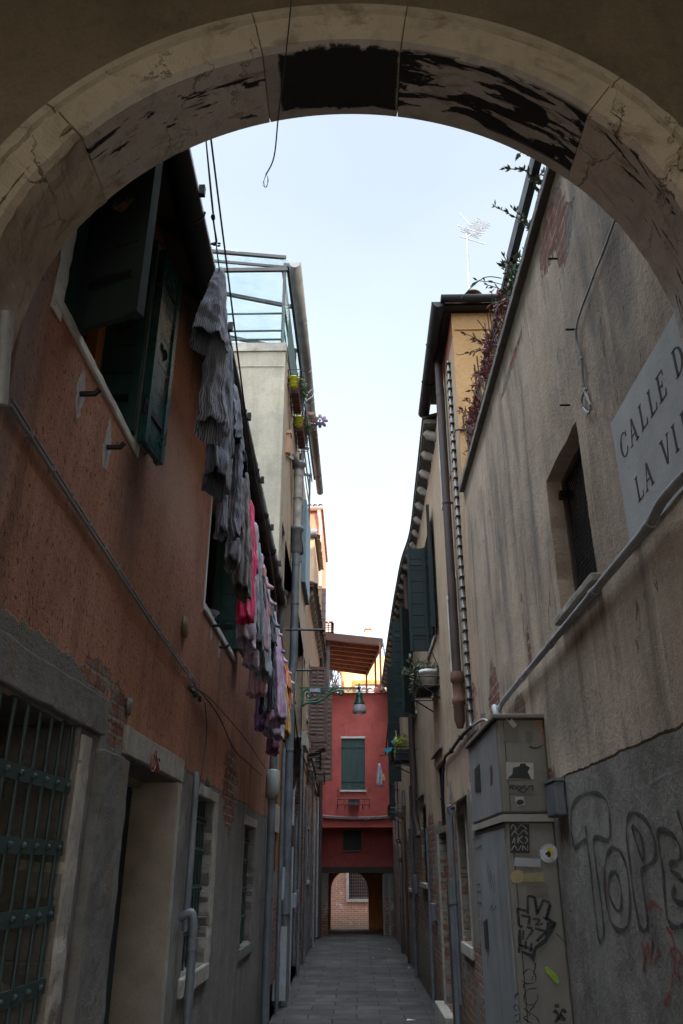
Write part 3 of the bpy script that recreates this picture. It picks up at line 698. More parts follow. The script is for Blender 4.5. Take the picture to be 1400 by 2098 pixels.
pipe_with_clips('downpipe', [(-.99, 10.3, 5.0), (-1.0, 10.3, 4.8), (-1.02, 10.28, 2.85), (-1.02, 10.28, .02)], .05, M['grey_pipe'], lh, 1.5, x_wall=-1.1)
b = MB(); b.lathe((-1.02, 10.28, 2.52), [(.05, 0), (.075, .03), (.085, .10), (.085, .34), (.05, .36)], 14); b.build('downpipe_collar', simple('pale_green_pipe', (.17,.19,.17), .6), lh)
# flaked plaster crust chips above barred window
for (y, z, r_) in ((3.86, 2.47, .05), (6.15, 2.34, .05)):
    b = MB(); b.blob((-1.09, y, z), (.012, r_, r_*.8), 0, 7, 5, .35); b.build('plaster_crust', M['grey_trim'], lh)
#PART4
# ------------------------------------------------------------------ LEFT: tall cream house with glazed roof terrace
M['cream_wall'] = wall_mat('stained_cream_plaster', 'y', (.36,.32,.235), (.42,.31,.21), patches=[(17.0, 2.0, 1.6, 1.7), (12.6, .9, .6, .8)], streak=.8, sdark=.42, wear=(3.0, .62),
    lower=(1.2, (.17,.155,.135), (.22,.20,.17), .5), blots=[(11.2, 5.6, .10, 2.6, (.42,.14,.06)), (12.1, 5.0, .08, 3.2, (.42,.15,.06)), (13.6, 5.0, .12, 3, (.40,.17,.09)), (16.3, 6, .3, 3.5, (.45,.36,.26)), (17.6, 5.0, .25, 3.5, (.46,.22,.13))])
M['cream_end'] = wall_mat('stained_cream_end_wall', 'x', (.40,.36,.27), (.33,.30,.235), streak=.5, sdark=.5)
M['orange_low'] = wall_mat('orange_ochre_plaster', 'y', (.34,.12,.035), (.28,.10,.03), streak=.5, lower=(1.75, (.17,.14,.11), (.21,.18,.15), .5), patches=[(11.9, .8, .35, .7)])
ch = thing('cream_house', 'tall cream plastered house with a glazed roof terrace above the terracotta house', 'building', (XL, 14.2, 0))
BY0, BY1, BZ = 10.80, 17.9, 9.66
holes = [rect(11.12, 11.62, 5.1, 6.62), rect(14.0, 14.75, 4.6, 6.45), rect(16.9, 17.5, 4.3, 5.95), rect(11.1, 11.9, 2.95, 4.35), rect(11.25, 11.75, 1.72, 3.0), rect(12.75, 13.5, .02, 2.25), rect(13.1, 13.7, 2.6, 3.6)]
b = MB(); b.plate(rect(BY0+.3, BY1, 0, BZ), holes, fL(XL), .34); b.build('wall', M['cream_wall'], ch)
b = MB(); b.box(-5.5, XL-.001, BY0+.001, BY0+.299, 0, BZ); b.build('end_wall', M['cream_end'], ch)
b = MB(); b.box(-5.5, XL+.012, BY0-.03, BY0+.3, BZ-.12, BZ+.04); b.box(-5.5, XL-.02, BY0-.012, BY0, BZ-.42, BZ-.405); b.build('coping', M['istrian'], ch)
b = MB(); b.plate(rect(BY0+.303, 12.35, .4, 5.0), [rect(11.1, 11.9, 2.95, 4.35), rect(11.25, 11.75, 1.72, 3.0)], fL(XL+.004), .003); b.build('ochre_band', M['orange_low'], ch)
b = MB(); b.box(-1.7, -1.6, BY0+.32, BY1, .02, 9.5); b.build('interior', M['void'], ch)
for i, h_ in enumerate(holes[:3]):
    u0, u1, v0, v1 = h_[0][0], h_[1][0], h_[0][1], h_[2][1]
    win(ch, 'window', u0, u1, v0, v1, depth=.25, sill=(.02, .07), fm='istrian', band=.09)
    WL_last = None
win(ch, 'window', 11.1, 11.9, 2.95, 4.35, depth=.3, sill=(.02, .08), fm='grey_trim')
win(ch, 'window', 13.1, 13.7, 2.6, 3.6, depth=.25, sill=(.02, .08), fm='istrian', gr=(5, .04), hz=(2.85, 3.3))
stoneblk('lintel', -1.2, -1.07, 11.2, 11.95, 2.2, 2.55, 'istrian', .004, .2, par=ch)
b = MB(); b.box(-1.42, -1.38, 12.75, 13.5, .02, 2.25)
for z in (.55, 1.1, 1.6): b.box(-1.38, -1.365, 12.78, 13.47, z, z+.05)
b.build('door', M['dark_wood'], ch)
b = MB(); b.box(-1.16, -1.07, 12.70, 12.74, .02, 2.3); b.box(-1.16, -1.0, 13.52, 13.55, .02, 2.4); b.build('door_frame', M['grey_pipe'], ch)
b = MB(); b.box(-1.16, -.98, 12.62, 12.66, .1, 1.0); b.build('gate_panel', M['pale_pipe'], ch)
b = MB()   # railing canvas along the terrace edge
b.plate([(10.95, 9.66), (15.2, 9.66), (15.2, 10.55), (10.95, 10.55)], [], fL(-1.075), .01); b.build('balcony_screen', simple('green_canvas', (.05,.09,.08), .9, bump=.4), ch)
b = MB()
for z in (9.86, 10.04, 10.40): b.tube([(-3.4, 10.9, z), (-1.16, 10.9, z)], .02, 8)
for x in (-3.2, -2.2, -1.16): b.box(x-.02, x+.02, 10.88, 10.92, 9.68, 10.55)
b.build('railing', M['green'], ch)
gz = 11.5
pe = thing('glass_canopy', 'steel framed glass canopy over the terrace on the cream house, with a fat grey gutter', 'canopy', (-2, 14.8, 9.7))
b = MB()
TP = [PY(427,515,10.9), PY(578,545,10.9)]
b.bar(TP[0]+Vector((-.6,0,.08)), (-1.16, 10.9, 11.62), .05, .06)
b.bar(TP[0]+Vector((-.6,0,-.13)), (-1.20, 10.95, 11.45), .03, .05)
b.build('top_rail', M['black_metal'], pe)
for i, (y, z) in enumerate(((10.9, 11.35), (12.1, 11.5), (13.5, 11.5), (14.9, 11.5), (16.3, 11.5), (17.7, 11.5), (19.2, 11.5))):
    b = MB(); b.bar((-3.3, y, z+.55 if i else z+.0), (-1.12, y, z), .05, .07); b.build('rafter', M['black_metal'], pe)
for y in (10.92, 13.5, 16.3, 19.2): b = MB(); b.box(-1.20, -1.15, y-.025, y+.025, BZ+.05, 11.5); b.build('post', M['black_metal'], pe)
b = MB(); b.bar((-1.13, 10.9, 11.46), (-1.05, 19.3, 11.46), .05, .07); b.bar((-1.22, 10.9, 11.38), (-1.12, 19.3, 11.38), .03, .04); b.build('eave_beam', M['black_metal'], pe)
b = MB(); b.tube([(-1.17, 10.95, 10.62), (-1.12, 18.5, 10.62)], .02, 6); b.tube([(-1.17, 10.95, 10.2), (-1.12, 18.5, 10.2)], .014, 6)
b.build('side_rail', M['green'], pe)
b = MB(); b.hexa([(-3.4, 10.9, 12.1), (-1.1, 10.9, 11.56), (-1.1, 10.9, 11.57), (-3.4, 10.9, 12.11)], [(-3.4, 19.3, 12.1), (-1.02, 19.3, 11.56), (-1.02, 19.3, 11.57), (-3.4, 19.3, 12.11)]); b.build('glass_roof', glass_mat('frosted_canopy_glass', (.80,.91,.93), .35), pe)
b = MB(); b.box(-1.19, -1.18, 11.0, 13.45, 10.6, 11.42); b.build('glass_side', glass_mat('side_glass', (.78,.90,.93), .2), pe)
b = MB(); gutter(b, [(-.99, 10.8, 11.42), (-.965, 14.0, 11.42), (-.975, 16.4, 11.40)], .11, hooks=1.25); b.build('gutter', M['grey_pipe'], pe)
b = MB(); gutter(b, [(-.93, 15.4, 11.2), (-.91, 19.6, 11.2)], .09, hooks=.9); b.build('roof_gutter', M['brown_pipe'], pe)
# downpipes of the cream house
pipe_with_clips('downpipe', [(-1.0, 12.85, 8.45), (-1.0, 12.85, 7.2)], .075, simple('stained_cast_pipe', (.27,.25,.21), .6, var=.5), ch, .9, x_wall=-1.1, label='stained pale upper length of drainpipe')
b = MB(); b.lathe((-1.0, 12.85, 8.40), [(.075, 0), (.10, .03), (.14, .09), (.14, .13), (.07, .14)], 16); b.tube([(-1.1, 12.6, 8.55), (-1.05, 12.7, 8.50), (-1.0, 12.8, 8.48)], .07, 10); b.build('hopper', M['grey_pipe'], ch)
b = MB(); b.lathe((-1.0, 12.85, 6.75), [(.068, 0), (.10, .06), (.10, .42), (.125, .44), (.125, .50), (.07, .52)], 16)
b.tube(smooth([(-1.0, 12.9, 7.2), (-.96, 13.2, 7.1), (-.96, 13.45, 7.0)]), .055, 10); b.build('pipe_joint', M['grey_pipe'], ch)
pipe_with_clips('downpipe', [(-1.0, 12.85, 6.8), (-1.0, 12.85, 4.9), (-1.03, 12.85, 4.6), (-1.03, 12.85, .02)], .068, M['grey_pipe'], ch, 1.8, x_wall=-1.1, label='long blue grey zinc drainpipe')
pipe_with_clips('downpipe', [(-1.02, 13.9, 9.3), (-1.02, 13.9, 7.0)], .05, M['grey_pipe'], ch, 1.2, x_wall=-1.1)
b = MB(); b.box(-1.098, -1.02, 15.6, 17.2, 7.2, 9.1)
for k in range(2): b.box(-1.02, -1.01, 15.62+k*.8, 15.62+k*.8+.76, 7.22, 9.08)
b.build('shutter', simple('blue_grey_shutter', (.10,.17,.21), .6), ch)
b = MB(); b.box(-1.2, -1.03, 11.35, 11.48, 7.95, 8.30); b.box(-1.2, -1.01, 11.33, 11.50, 8.30, 8.36); b.build('vent_hood', simple('terracotta_hood', (.42,.25,.16), .9), ch)
b = MB(); b.bar((-1.09, 11.4, 7.93), (-1.09, 12.6, 8.5), .04, .05); b.bar((-1.09, 11.42, 9.3), (-1.09, 12.7, 7.6), .03, .04); b.build('wall_trim', M['istrian'], ch)
for i, (y, z, L) in enumerate(((12.3, 5.24, 1.0), (13.0, 4.75, .62))):
    b = MB(); b.tube([(-1.1, y, z), (-1.1+.62*L, y+.02, z)], .018, 8); b.tube([(-1.1+.62*L, y+.02, z), (-1.1+.62*L, y+.02, z-.04)], .012, 8); b.build('clothes_bracket', M['black_metal'], ch)
b = MB(); b.tube(smooth([PX(597,1405,-1.08), PX(605,1470,-1.08), PX(612,1520,-1.08), PX(625,1560,-1.07), PX(640,1600,-1.07), PX(655,1640,-1.07)]), .018, 6)
b.tube(smooth([PX(600,1405,-1.07), PX(604,1500,-1.07), PX(607,1600,-1.07), PX(600,1640,-1.08)]), .010, 6); b.build('cable_bundle', M['cable'], ch)
b = MB(); b.box(-1.098, -1.0, 16.7, 18.2-.4, 4.05, 4.32); o = b.build('junction_box', simple('cream_plastic_box', (.40,.40,.33), .5), ch); bevel(o, .012)
# small fixtures low on the cream house
for (y, z, w_, h_, mm) in ((12.35, 1.35, .18, .42, 'pale_pipe'), (14.9, 1.15, .2, .22, 'pale_pipe'), (15.6, 1.2, .16, .2, 'grey_pipe'), (13.0, 2.35, .22, .45, 'zinc_light')):
    b = MB(); b.box(-1.098, -1.02, y, y+w_, z, z+h_); b.box(-1.02, -1.015, y+.02, y+w_-.02, z+.02, z+h_-.02); bevel(b.build('meter_box', M[mm], ch), .008)
b = MB(); b.box(-1.20, -.93, 12.9, 12.93, 2.05, 2.35); b.build('small_awning', M['dark_wood'], ch)
for (y, z0, z1, r_) in ((12.2, .02, 3.4, .028), (14.4, .02, 3.0, .02), (15.2, .3, 2.6, .022), (16.3, .02, 4.0, .03)):
    pipe_with_clips('conduit', [(-1.06, y, z1), (-1.06, y, z0)], r_, M['grey_pipe'] if y != 14.4 else M['pale_pipe'], ch, 1.1, x_wall=-1.1)
# ------------------------------------------------------------------ flower boxes, pots, pinwheel
def leaves(b, c, r, n, size, mi=0, down=0.):
    c = Vector(c)
    for _ in range(n):
        d = Vector([random.gauss(0, 1) for _ in range(3)]).normalized(); p = c+Vector((d.x*r[0], d.y*r[1], d.z*r[2]))*random.random()**.5
        a = Vector([random.gauss(0, 1) for _ in range(3)]).normalized(); a.z -= down; a.normalize(); q = a.cross(d).normalized() if abs(a.dot(d)) < .95 else Vector((1, 0, 0))
        s = size*random.uniform(.6, 1.3); nn = a.cross(q)*s*.12
        b.add([p, p+a*s*.5+q*s*.2+nn, p+a*s, p+a*s*.5-q*s*.2+nn], [(0, 1, 2), (0, 2, 3)], mi)
def sprigs(b, c, n, L, size, mi=0, ms=1, up=.8, spread=.7, dens=9):
    c = Vector(c)
    for _ in range(n):
        d = Vector((random.gauss(0, spread), random.gauss(0, spread), up+random.uniform(-.3, .3))).normalized(); l = L*random.uniform(.5, 1.1)
        pts = smooth([c, c+d*l*.5+Vector((0, 0, .02)), c+d*l+Vector((random.gauss(0, .05), random.gauss(0, .05), -.06*l))], 3); b.tube(pts, .0035, 4, ms)
        for k in range(dens):
            t_ = random.random(); p = pts[min(len(pts)-1, int(t_*len(pts)))]
            a = (d+Vector([random.gauss(0, .6) for _ in range(3)])).normalized(); q = a.cross(Vector((random.random(), random.random(), .3))).normalized(); s = size*random.uniform(.6, 1.3)
            b.add([p, p+a*s*.5+q*s*.16, p+a*s, p+a*s*.5-q*s*.16], [(0, 1, 2), (0, 2, 3)], mi)
for i, (y0, lab) in enumerate(((11.25, 'terracotta flower trough in black wire basket, the nearer one high on the cream house'), (12.55, 'terracotta flower trough in black wire basket, the farther one beside the pinwheel'))):
    z = 9.22; x0, x1 = -1.09, -.91
    fb = thing('flower_box', lab, 'flower box', (-1.0, y0+.5, z-.1), 'trough boxes on the cream house')
    b = MB(); b.hexa([(x0+.03, y0+.30, z), (x1-.02, y0+.30, z), (x1-.02, y0+1.0, z), (x0+.03, y0+1.0, z)], [(x0+.01, y0+.28, z+.2), (x1, y0+.28, z+.2), (x1, y0+1.02, z+.2), (x0+.01, y0+1.02, z+.2)]); b.build('trough', M['terracotta'], fb)
    b = MB()
    for z_ in (z-.012, z+.12, z+.26):
        b.tube([(x0, y0-.02, z_), (x1+.02, y0-.02, z_), (x1+.02, y0+1.08, z_), (x0, y0+1.08, z_), (x0, y0-.02, z_)], .008, 6)
    for y in [y0-.02+k*.1571 for k in range(8)]:
        b.tube([(x0, y, z-.012), (x1+.02, y, z-.012), (x1+.02, y, z+.26)], .006, 5)
    b.build('wire_basket', M['black_metal'], fb)
    b = MB(); leaves(b, (x1-.0, y0+.65, z+.27), (.10, .42, .14), 520, .06, 0); sprigs(b, (x1-.02, y0+.7, z+.2), 26, .26, .05, dens=12); b.build('foliage', [M['leaf'], M['stem']], fb)
    pt = thing('flower_pot', ('bright yellow pot in the nearer wire basket' if i == 0 else 'bright yellow pot in the farther wire basket')+' high on the cream house', 'pot', (-1.0, y0+.13, z), 'yellow pots on the cream house')
    b = MB(); b.lathe((-1.0, y0+.13, z), [(.0, .0), (.06, 0), (.085, .15), (.095, .15), (.095, .18), (.08, .18), (.075, .14), (.0, .13)], 18); b.build('pot_body', M['yellow_pot'], pt)
    b = MB(); sprigs(b, (-1.0, y0+.13, z+.14), 5, .12, .04); b.build('foliage', [M['leaf'], M['stem']], pt)
pw = thing('pinwheel', 'toy pinwheel flower with purple, red, teal and green petals on a bent white stick', 'pinwheel', (-.95, 13.55, 9.3))
pc = PY(656, 862, 13.5)
cols = [(.20,.05,.22), (.28,.06,.20), (.22,.02,.06), (.02,.14,.10), (.35,.05,.03), (.10,.05,.25), (.03,.10,.12), (.25,.05,.22)]
for k, cc in enumerate(cols):
    a = 2*PI*k/8; c_ = pc+Vector((math.cos(a)*.10, (k % 2)*.02, math.sin(a)*.10)); b = MB(); pr = []
    for j in range(14):
        t_ = 2*PI*j/14; rx = .062*math.cos(t_); rz = .036*math.sin(t_); pr.append(c_+Vector((rx*math.cos(a)-rz*math.sin(a), .02*math.cos(t_)-.01, rx*math.sin(a)+rz*math.cos(a))))
    b.add([c_+Vector((0, -.018, 0))]+pr, [(0, 1+j, 1+(j+1) % 14) for j in range(14)]); b.add([p+Vector((0, .008, 0)) for p in pr], [tuple(range(14))])
    b.build('petal', simple('petal_colour', sc3(cc, .45), .5, var=.1, dirt=.1, local=True), pw)
b = MB(); b.blob(pc+Vector((0, -.02, 0)), .022); b.build('hub', M['green_dark'], pw)
b = MB(); b.tube(smooth([pc, pc+Vector((-.08, .02, -.06)), (-1.0, 13.2, 9.62), (-1.0, 13.1, 9.3)]), .006, 6); b.tube(smooth([(-.98, 12.6, 9.35), PY(632,805,12.9), PY(645,800,13.1), PY(640,812,13), PY(625,822,12.8)]), .005, 5); b.build('stick', simple('white_wire', (.5,.5,.5), .4), pw)

# ------------------------------------------------------------------ LEFT: farther peach house with corbelled eave, louvred shutters
M['peach_wall'] = wall_mat('peach_plaster', 'y', (.42,.25,.16), (.46,.30,.20), patches=[(19.5, 2.2, 1.5, 1.5), (22.5, 1.6, 2.0, 1.3), (24.3, 2.6, .5, 1.2)], streak=.7, wear=(2.8, .60), lower=(1.0, (.17,.15,.13), (.22,.19,.17), .5), sdark=.45)
ph = thing('peach_house', 'farther peach plastered house with louvred brown shutters and corbelled eave, left side', 'building', (XL, 21.5, 0))
PW = [rect(18.35, 18.75, 4.9, 6.0), rect(19.05, 19.85, 4.15, 6.35), rect(22.4, 23.2, 4.1, 6.1), rect(19.6, 20.3, 1.5, 2.6), rect(22.6, 23.2, .02, 2.2), rect(21.0, 21.5, 1.3, 2.3)]
b = MB(); b.plate(rect(BY1+.002, 25.6, 0, 7.95), PW, fL(XL), .34); b.box(-5, XL-.001, BY1-.05, BY1, 7.9, 8.0); b.build('wall', M['peach_wall'], ph)
b = MB(); b.box(-1.7, -1.6, BY1+.1, 25.5, .02, 7.9); b.build('interior', M['void'], ph)
for r_ in PW:
    if r_[0][1] > 1: win(ph, 'window', r_[0][0], r_[1][0], r_[0][1], r_[2][1], depth=.22, sill=(.03, .08), fm='istrian', band=.06)
b = MB(); b.box(-1.4, -1.36, 22.6, 23.2, .02, 2.2); b.build('door', M['dark_wood'], ph)
for i in range(15):
    y = 18.25+i*.5; b = MB(); b.hexa([(-1.1, y, 7.74), (-.99, y, 7.80), (-.99, y, 7.92), (-1.1, y, 7.92)], [(-1.1, y+.2, 7.74), (-.99, y+.2, 7.80), (-.99, y+.2, 7.92), (-1.1, y+.2, 7.92)]); b.build('corbel', M['istrian'], ph)
b = MB(); b.box(-1.1, -.97, BY1+.1, 25.7, 7.921, 7.96); b.hexa([(-.96, BY1+.1, 7.97), (-4, BY1+.1, 9.2), (-4, BY1+.1, 9.25), (-.96, BY1+.1, 8.0)], [(-.96, 25.7, 7.97), (-4, 25.7, 9.2), (-4, 25.7, 9.25), (-.96, 25.7, 8.0)])
roof_tiles(b, (-.95, BY1+.1, 8.0), (-.95, 25.7, 8.0), (-1, 0, .4), None); b.build('roof', M['tile_dark'], ph)
def louvre(name, p, d, W, z0, z1, mat, parent, th=.04, n=18, half=True):
    p = Vector(p); d = Vector(d).normalized(); nn = Vector((-d.y, d.x, 0)); e = .055
    fn = lambda u, v, w_: Vector((p.x, p.y, 0))+d*u+Vector((0, 0, v))+nn*w_
    b = MB(); b.plate(rect(0, W, z0, z1), [rect(e, W/2-.02, z0+e*1.6, z1-e*1.4), rect(W/2+.02, W-e, z0+e*1.6, z1-e*1.4)], fn, th)
    zz0, zz1 = z0+e*1.6, z1-e*1.4
    for k in range(n):
        z = zz0+(zz1-zz0)*(k+.5)/n; h_ = (zz1-zz0)/n*.55
        for (a, c) in ((e, W/2-.02), (W/2+.02, W-e)):
            b.hexa([fn(a, z-h_, .002), fn(c, z-h_, .002), fn(c, z-h_+.012, .002), fn(a, z-h_+.012, .002)], [fn(a, z+h_-.012, th-.002), fn(c, z+h_-.012, th-.002), fn(c, z+h_, th-.002), fn(a, z+h_, th-.002)])
    for zz in (z0+.2, z1-.2): b.plate(rect(-.02, W*.5, zz-.015, zz+.015), [], lambda u, v, w_: fn(u, v, w_-.006), .005)
    return b.build(name, mat, parent)
pw2 = [o for o in ph.children if o.name.startswith('window')]
louvre('shutter', (-1.08, 19.0, 0), (1, .10, 0), .40, 4.45, 6.22, M['brown_wood'], pw2[1])
louvre('shutter', (-1.06, 19.9, 0), (1, .25, 0), .42, 4.2, 6.2, M['brown_wood'], pw2[1])
louvre('shutter', (-1.08, 22.3, 0), (1, .08, 0), .46, 3.9, 6.3, M['brown_wood'], pw2[2])
b = MB(); b.bar((-1.1, 18.6, 5.62), (-.72, 18.62, 5.55), .02, .02); b.tube([(-.72, 18.62, 5.55), (-.72, 18.62, 5.46)], .012, 6); b.build('shutter_stay', M['black_metal'], ph)
for (y, z) in ((18.9, 4.25), (19.0, 4.05), (21.6, 4.0)):   # planter baskets below the shutters
    b = MB()
    for zz in (z, z-.10, z-.2):
        b.tube([(-1.1, y-.3, zz), (-.80, y-.3, zz), (-.80, y+.5, zz), (-1.1, y+.5, zz)], .009, 5)
    for k in range(6): b.tube([(-.80, y-.3+k*.16, z-.22), (-.80, y-.3+k*.16, z+.02)], .006, 5)
    b.build('window_basket', M['black_metal'], ph)
b = MB(); b.hexa([(-1.1, 18.8, 4.12), (-.70, 18.8, 4.30), (-.70, 18.8, 4.38), (-1.1, 18.8, 4.20)], [(-1.1, 19.5, 4.12), (-.70, 19.5, 4.30), (-.70, 19.5, 4.38), (-1.1, 19.5, 4.20)]); b.build('sill_board', M['brown_wood'], ph)
pipe_with_clips('downpipe', [(-1.02, 24.6, 7.8), (-1.02, 24.6, .02)], .06, M['brown_pipe'], ph, 1.7, x_wall=-1.1)
for (y, z0, z1, r_) in ((18.2, .02, 3.4, .03), (20.8, .3, 4.0, .025), (21.9, .02, 3.1, .02), (23.8, .1, 3.6, .03)):
    pipe_with_clips('conduit', [(-1.055, y, z1), (-1.055, y, z0)], r_, M['grey_pipe'] if y < 21 else M['pale_pipe'], ph, 1.1, x_wall=-1.1)
b = MB(); b.tube(smooth([PX(655,1640,-1.05), PX(648,1595,-1.05), PX(640,1560,-1.05), PX(634,1535,-1.05)]), .03, 6); b.build('cable_bundle', M['cable'], ph)
# things above and behind the peach house
tw = thing('pink_tower_house', 'tall sunlit salmon pink house rising behind the left roofs', 'building', (-4, 36, 0))
M['pink_wall'] = wall_mat('salmon_plaster', 'x', (.55,.20,.13), (.60,.25,.17), streak=.25)
b = MB(); b.box(-9, -1.52, 34, 41, 0, 17.2); b.build('wall', M['pink_wall'], tw)
b = MB(); b.box(-9, -1.60, 33.97, 33.999, 16.1, 16.2); b.build('string_course', M['istrian'], tw)
b = MB(); b.box(-9.1, -1.42, 33.9, 41, 17.2, 17.3); gutter(b, [(-9.1, 33.85, 17.22), (-1.5, 33.85, 17.22)], .14); roof_tiles(b, (-5, 33.85, 17.36), (-1.42, 33.85, 17.36), (0, 1, .35), None, r=.11, n=14); b.build('roof', M['tile'], tw)
b = MB(); b.tube(smooth([(-1.62, 33.85, 17.1), (-1.62, 33.85, 16.9), (-1.56, 33.9, 16.5), (-1.54, 33.9, 16.0)])+[Vector((-1.54, 33.9, 9))], .09, 10); b.build('downpipe', M['terracotta_light'] if 'terracotta_light' in M else simple('painted_salmon_pipe', (.5,.24,.18), .5), tw)
th_ = thing('tan_house', 'tan rendered upper storey with grey gutter behind the peach house roof', 'building', (-2, 23, 8))
M['tan_wall'] = wall_mat('tan_plaster', 'x', (.42,.27,.17), (.46,.31,.21), streak=.3)
b = MB(); b.box(-4, -1.17, 22, 25, 7.9, 10.85); b.build('wall', M['tan_wall'], th_)
b = MB(); b.tube([(-4, 21.9, 10.95), (-1.12, 21.9, 10.95)], .12, 14); b.build('gutter', M['grey_pipe'], th_)
b = MB(); b.box(-4, -1.1, 21.95, 25, 10.86, 10.92); roof_tiles(b, (-1.07, 21.9, 10.9), (-1.07, 25, 10.9), (-1, 0, .4), None); b.build('roof', M['tile_dark'], th_)
b = MB(); b.box(-1.3, -.945, 22.3, 24, 7.98, 9.42); b.box(-1.31, -.93, 22.28, 22.3, 9.3, 9.34); b.build('bay', M['tan_wall'], th_)
b = MB(); b.box(-.94, -.82, 22.2, 22.24, 8.0, 9.30)
for k in range(5): b.box(-.95, -.81, 22.19, 22.2, 8.1+k*.25, 8.13+k*.25)
b.box(-1.15, -.82, 22.18, 22.3, 7.9, 7.99); b.build('shutter', M['brown_wood'], th_)
vc = thing('brick_chimney', 'pale pink openwork brick chimney left of the timber pergola', 'chimney', (-1.1, 34, 9))
b = MB(); P0, P1 = PY(665,1270,33), PY(682,1296,33)
hs = [rect(P0.x+.06+(k % 3)*.13, P0.x+.15+(k % 3)*.13, P1.z+.04+(k//3)*.10, P1.z+.10+(k//3)*.10) for k in range(15)]
b.plate(rect(P0.x, P1.x, P1.z-2, P0.z), hs, lambda u, v, w_: (u, 33+w_, v), .25); b.box(P0.x+.01, P1.x-.01, 33.2, 33.24, P1.z-2, P0.z-.01, 1); b.build('stack', [simple('pale_pink_brick', (.5,.36,.33), .9), M['dark_wood']], vc)
#PART5
# ------------------------------------------------------------------ END: red house over the low passage
rh = thing('red_house', 'narrow red house closing the alley, a low passage underneath and one dark green shuttered window', 'building', (.05, 25.5, 0))
M['crimson_wall'] = wall_mat('crimson_plaster', 'x', (.55,.125,.10), (.46,.095,.08), streak=.45, sdark=.7, grain=.4)
M['crimson_old'] = wall_mat('old_crimson_plaster', 'x', (.27,.055,.05), (.32,.065,.055), streak=.3)
EY = 25.0
b = MB(); b.plate(rect(-1.3, 1.3, 2.86, 6.76), [rect(-.42, .31, 3.90, 5.40)], lambda u, v, w_: (u, EY+w_, v), .3)
b.box(-1.3, 1.3, EY+.3, 28.5, 2.86, 6.70); b.build('wall', M['crimson_wall'], rh)
b = MB(); b.plate(rect(-1.3, 1.1, 1.80, 2.858), [rect(-.37, .18, 2.25, 2.80)], lambda u, v, w_: (u, EY+.5+w_, v), .3); b.box(-1.3, 1.3, 25.8, 28.4, 1.80, 2.858); b.build('lower_wall', M['crimson_old'], rh)
b = MB(); b.box(-1.3, 1.3, EY+.48, EY+.76, 1.64, 1.798); b.build('beam', M['dark_wood'], rh)
b = MB(); b.box(-.375, .185, EY+.62, EY+.66, 2.245, 2.805); b.build('low_window', M['void'], rh)
b = MB(); b.box(-.38, .19, EY+.44, EY+.51, 2.22, 2.245); b.build('low_sill', M['grey_trim'], rh)
b = MB()
for k in range(3): b.box(-.415+k*.241, -.415+k*.241+.237, EY+.03, EY+.06, 3.905, 5.395)
for z in (4.15, 5.15): b.box(-.41, .30, EY+.015, EY+.03, z-.02, z+.02)
sh = b.build('shutter', green_paint('slate_green_shutter', (.02,.04,.038), .6), rh)
b = MB(); b.box(-.43, .32, EY-.012, EY+.05, 5.40, 5.46); b.build('lintel', M['white_plaster'], rh)
b = MB(); b.box(-.44, .33, EY-.05, EY+.05, 3.845, 3.90); b.build('sill', M['white_plaster'], rh)
for x in (-.51, .42):
    b = MB(); b.tube([(x, EY, 3.86), (x, EY-.07, 3.86), (x, EY-.07, 3.94)], .012, 6); b.build('shutter_hook', M['black_metal'], rh)
b = MB()
for z in (3.47, 3.62): b.tube([(-.52, EY-.22, z), (.42, EY-.22, z)], .012, 6)
for x in (-.52, -.36, -.20, -.04, .12, .28, .42): b.tube([(x, EY-.22, 3.47), (x, EY-.22, 3.62)], .008, 5)
for x in (-.52, .42, -.3, .22): b.tube([(x, EY, 3.62), (x, EY-.22, 3.62)], .010, 5); b.tube([(x, EY, 3.38), (x, EY-.22, 3.47)], .010, 5)
b.build('window_basket', M['dark_wood'], rh)
b = MB(); b.box(-.20, .12, EY-.20, EY-.05, 3.47, 3.64); b.build('planter', simple('grey_trough', (.08,.08,.085), .8), rh)
b = MB(); b.tube(sag((-.95, EY-.04, 3.17), (1.1, EY-.04, 3.17), .05), .035, 8); b.tube(sag((-.95, EY-.06, 3.13), (1.1, EY-.06, 3.13), .05), .02, 6)
for k in range(14): b.blob((-.9+k*.14, EY-.05, 3.16-.05*4*(k/14)*(1-k/14)), .042, 0, 6, 4, .2)
b.build('cable_bundle', simple('grey_wrapped_cable', (.22,.15,.15), .8), rh)
b = MB(); roof_tiles(b, (-1.0, EY-.10, 6.80), (1.2, EY-.10, 6.80), (0, 1, .30), None, n=11, r=.10, L=.5, rows=2); b.box(-1.3, 1.3, EY-.02, EY+1.6, 6.76, 6.79); b.build('coping_tiles', M['tile'], rh)
M['brick_jamb'] = wall_mat('dark_stone_brick', 'x', (.13,.12,.105), (.17,.155,.135), patches=[], wear=(1.5, .58))
b = MB(); b.box(-1.3, -.80, EY+.5, EY+.85, 0, 1.64); b.build('pier', M['brick_jamb'], rh)
b = MB(); b.box(.83, 1.3, EY+.5, EY+.85, 0, 1.64); b.build('pier', M['brick_jamb'], rh)
b = MB(); b.box(.78, .83, EY+.49, EY+.6, 0, 1.6); b.box(.95, 1.0, EY+.49, EY+.6, 0, 1.6); b.build('post', M['grey_trim'], rh)
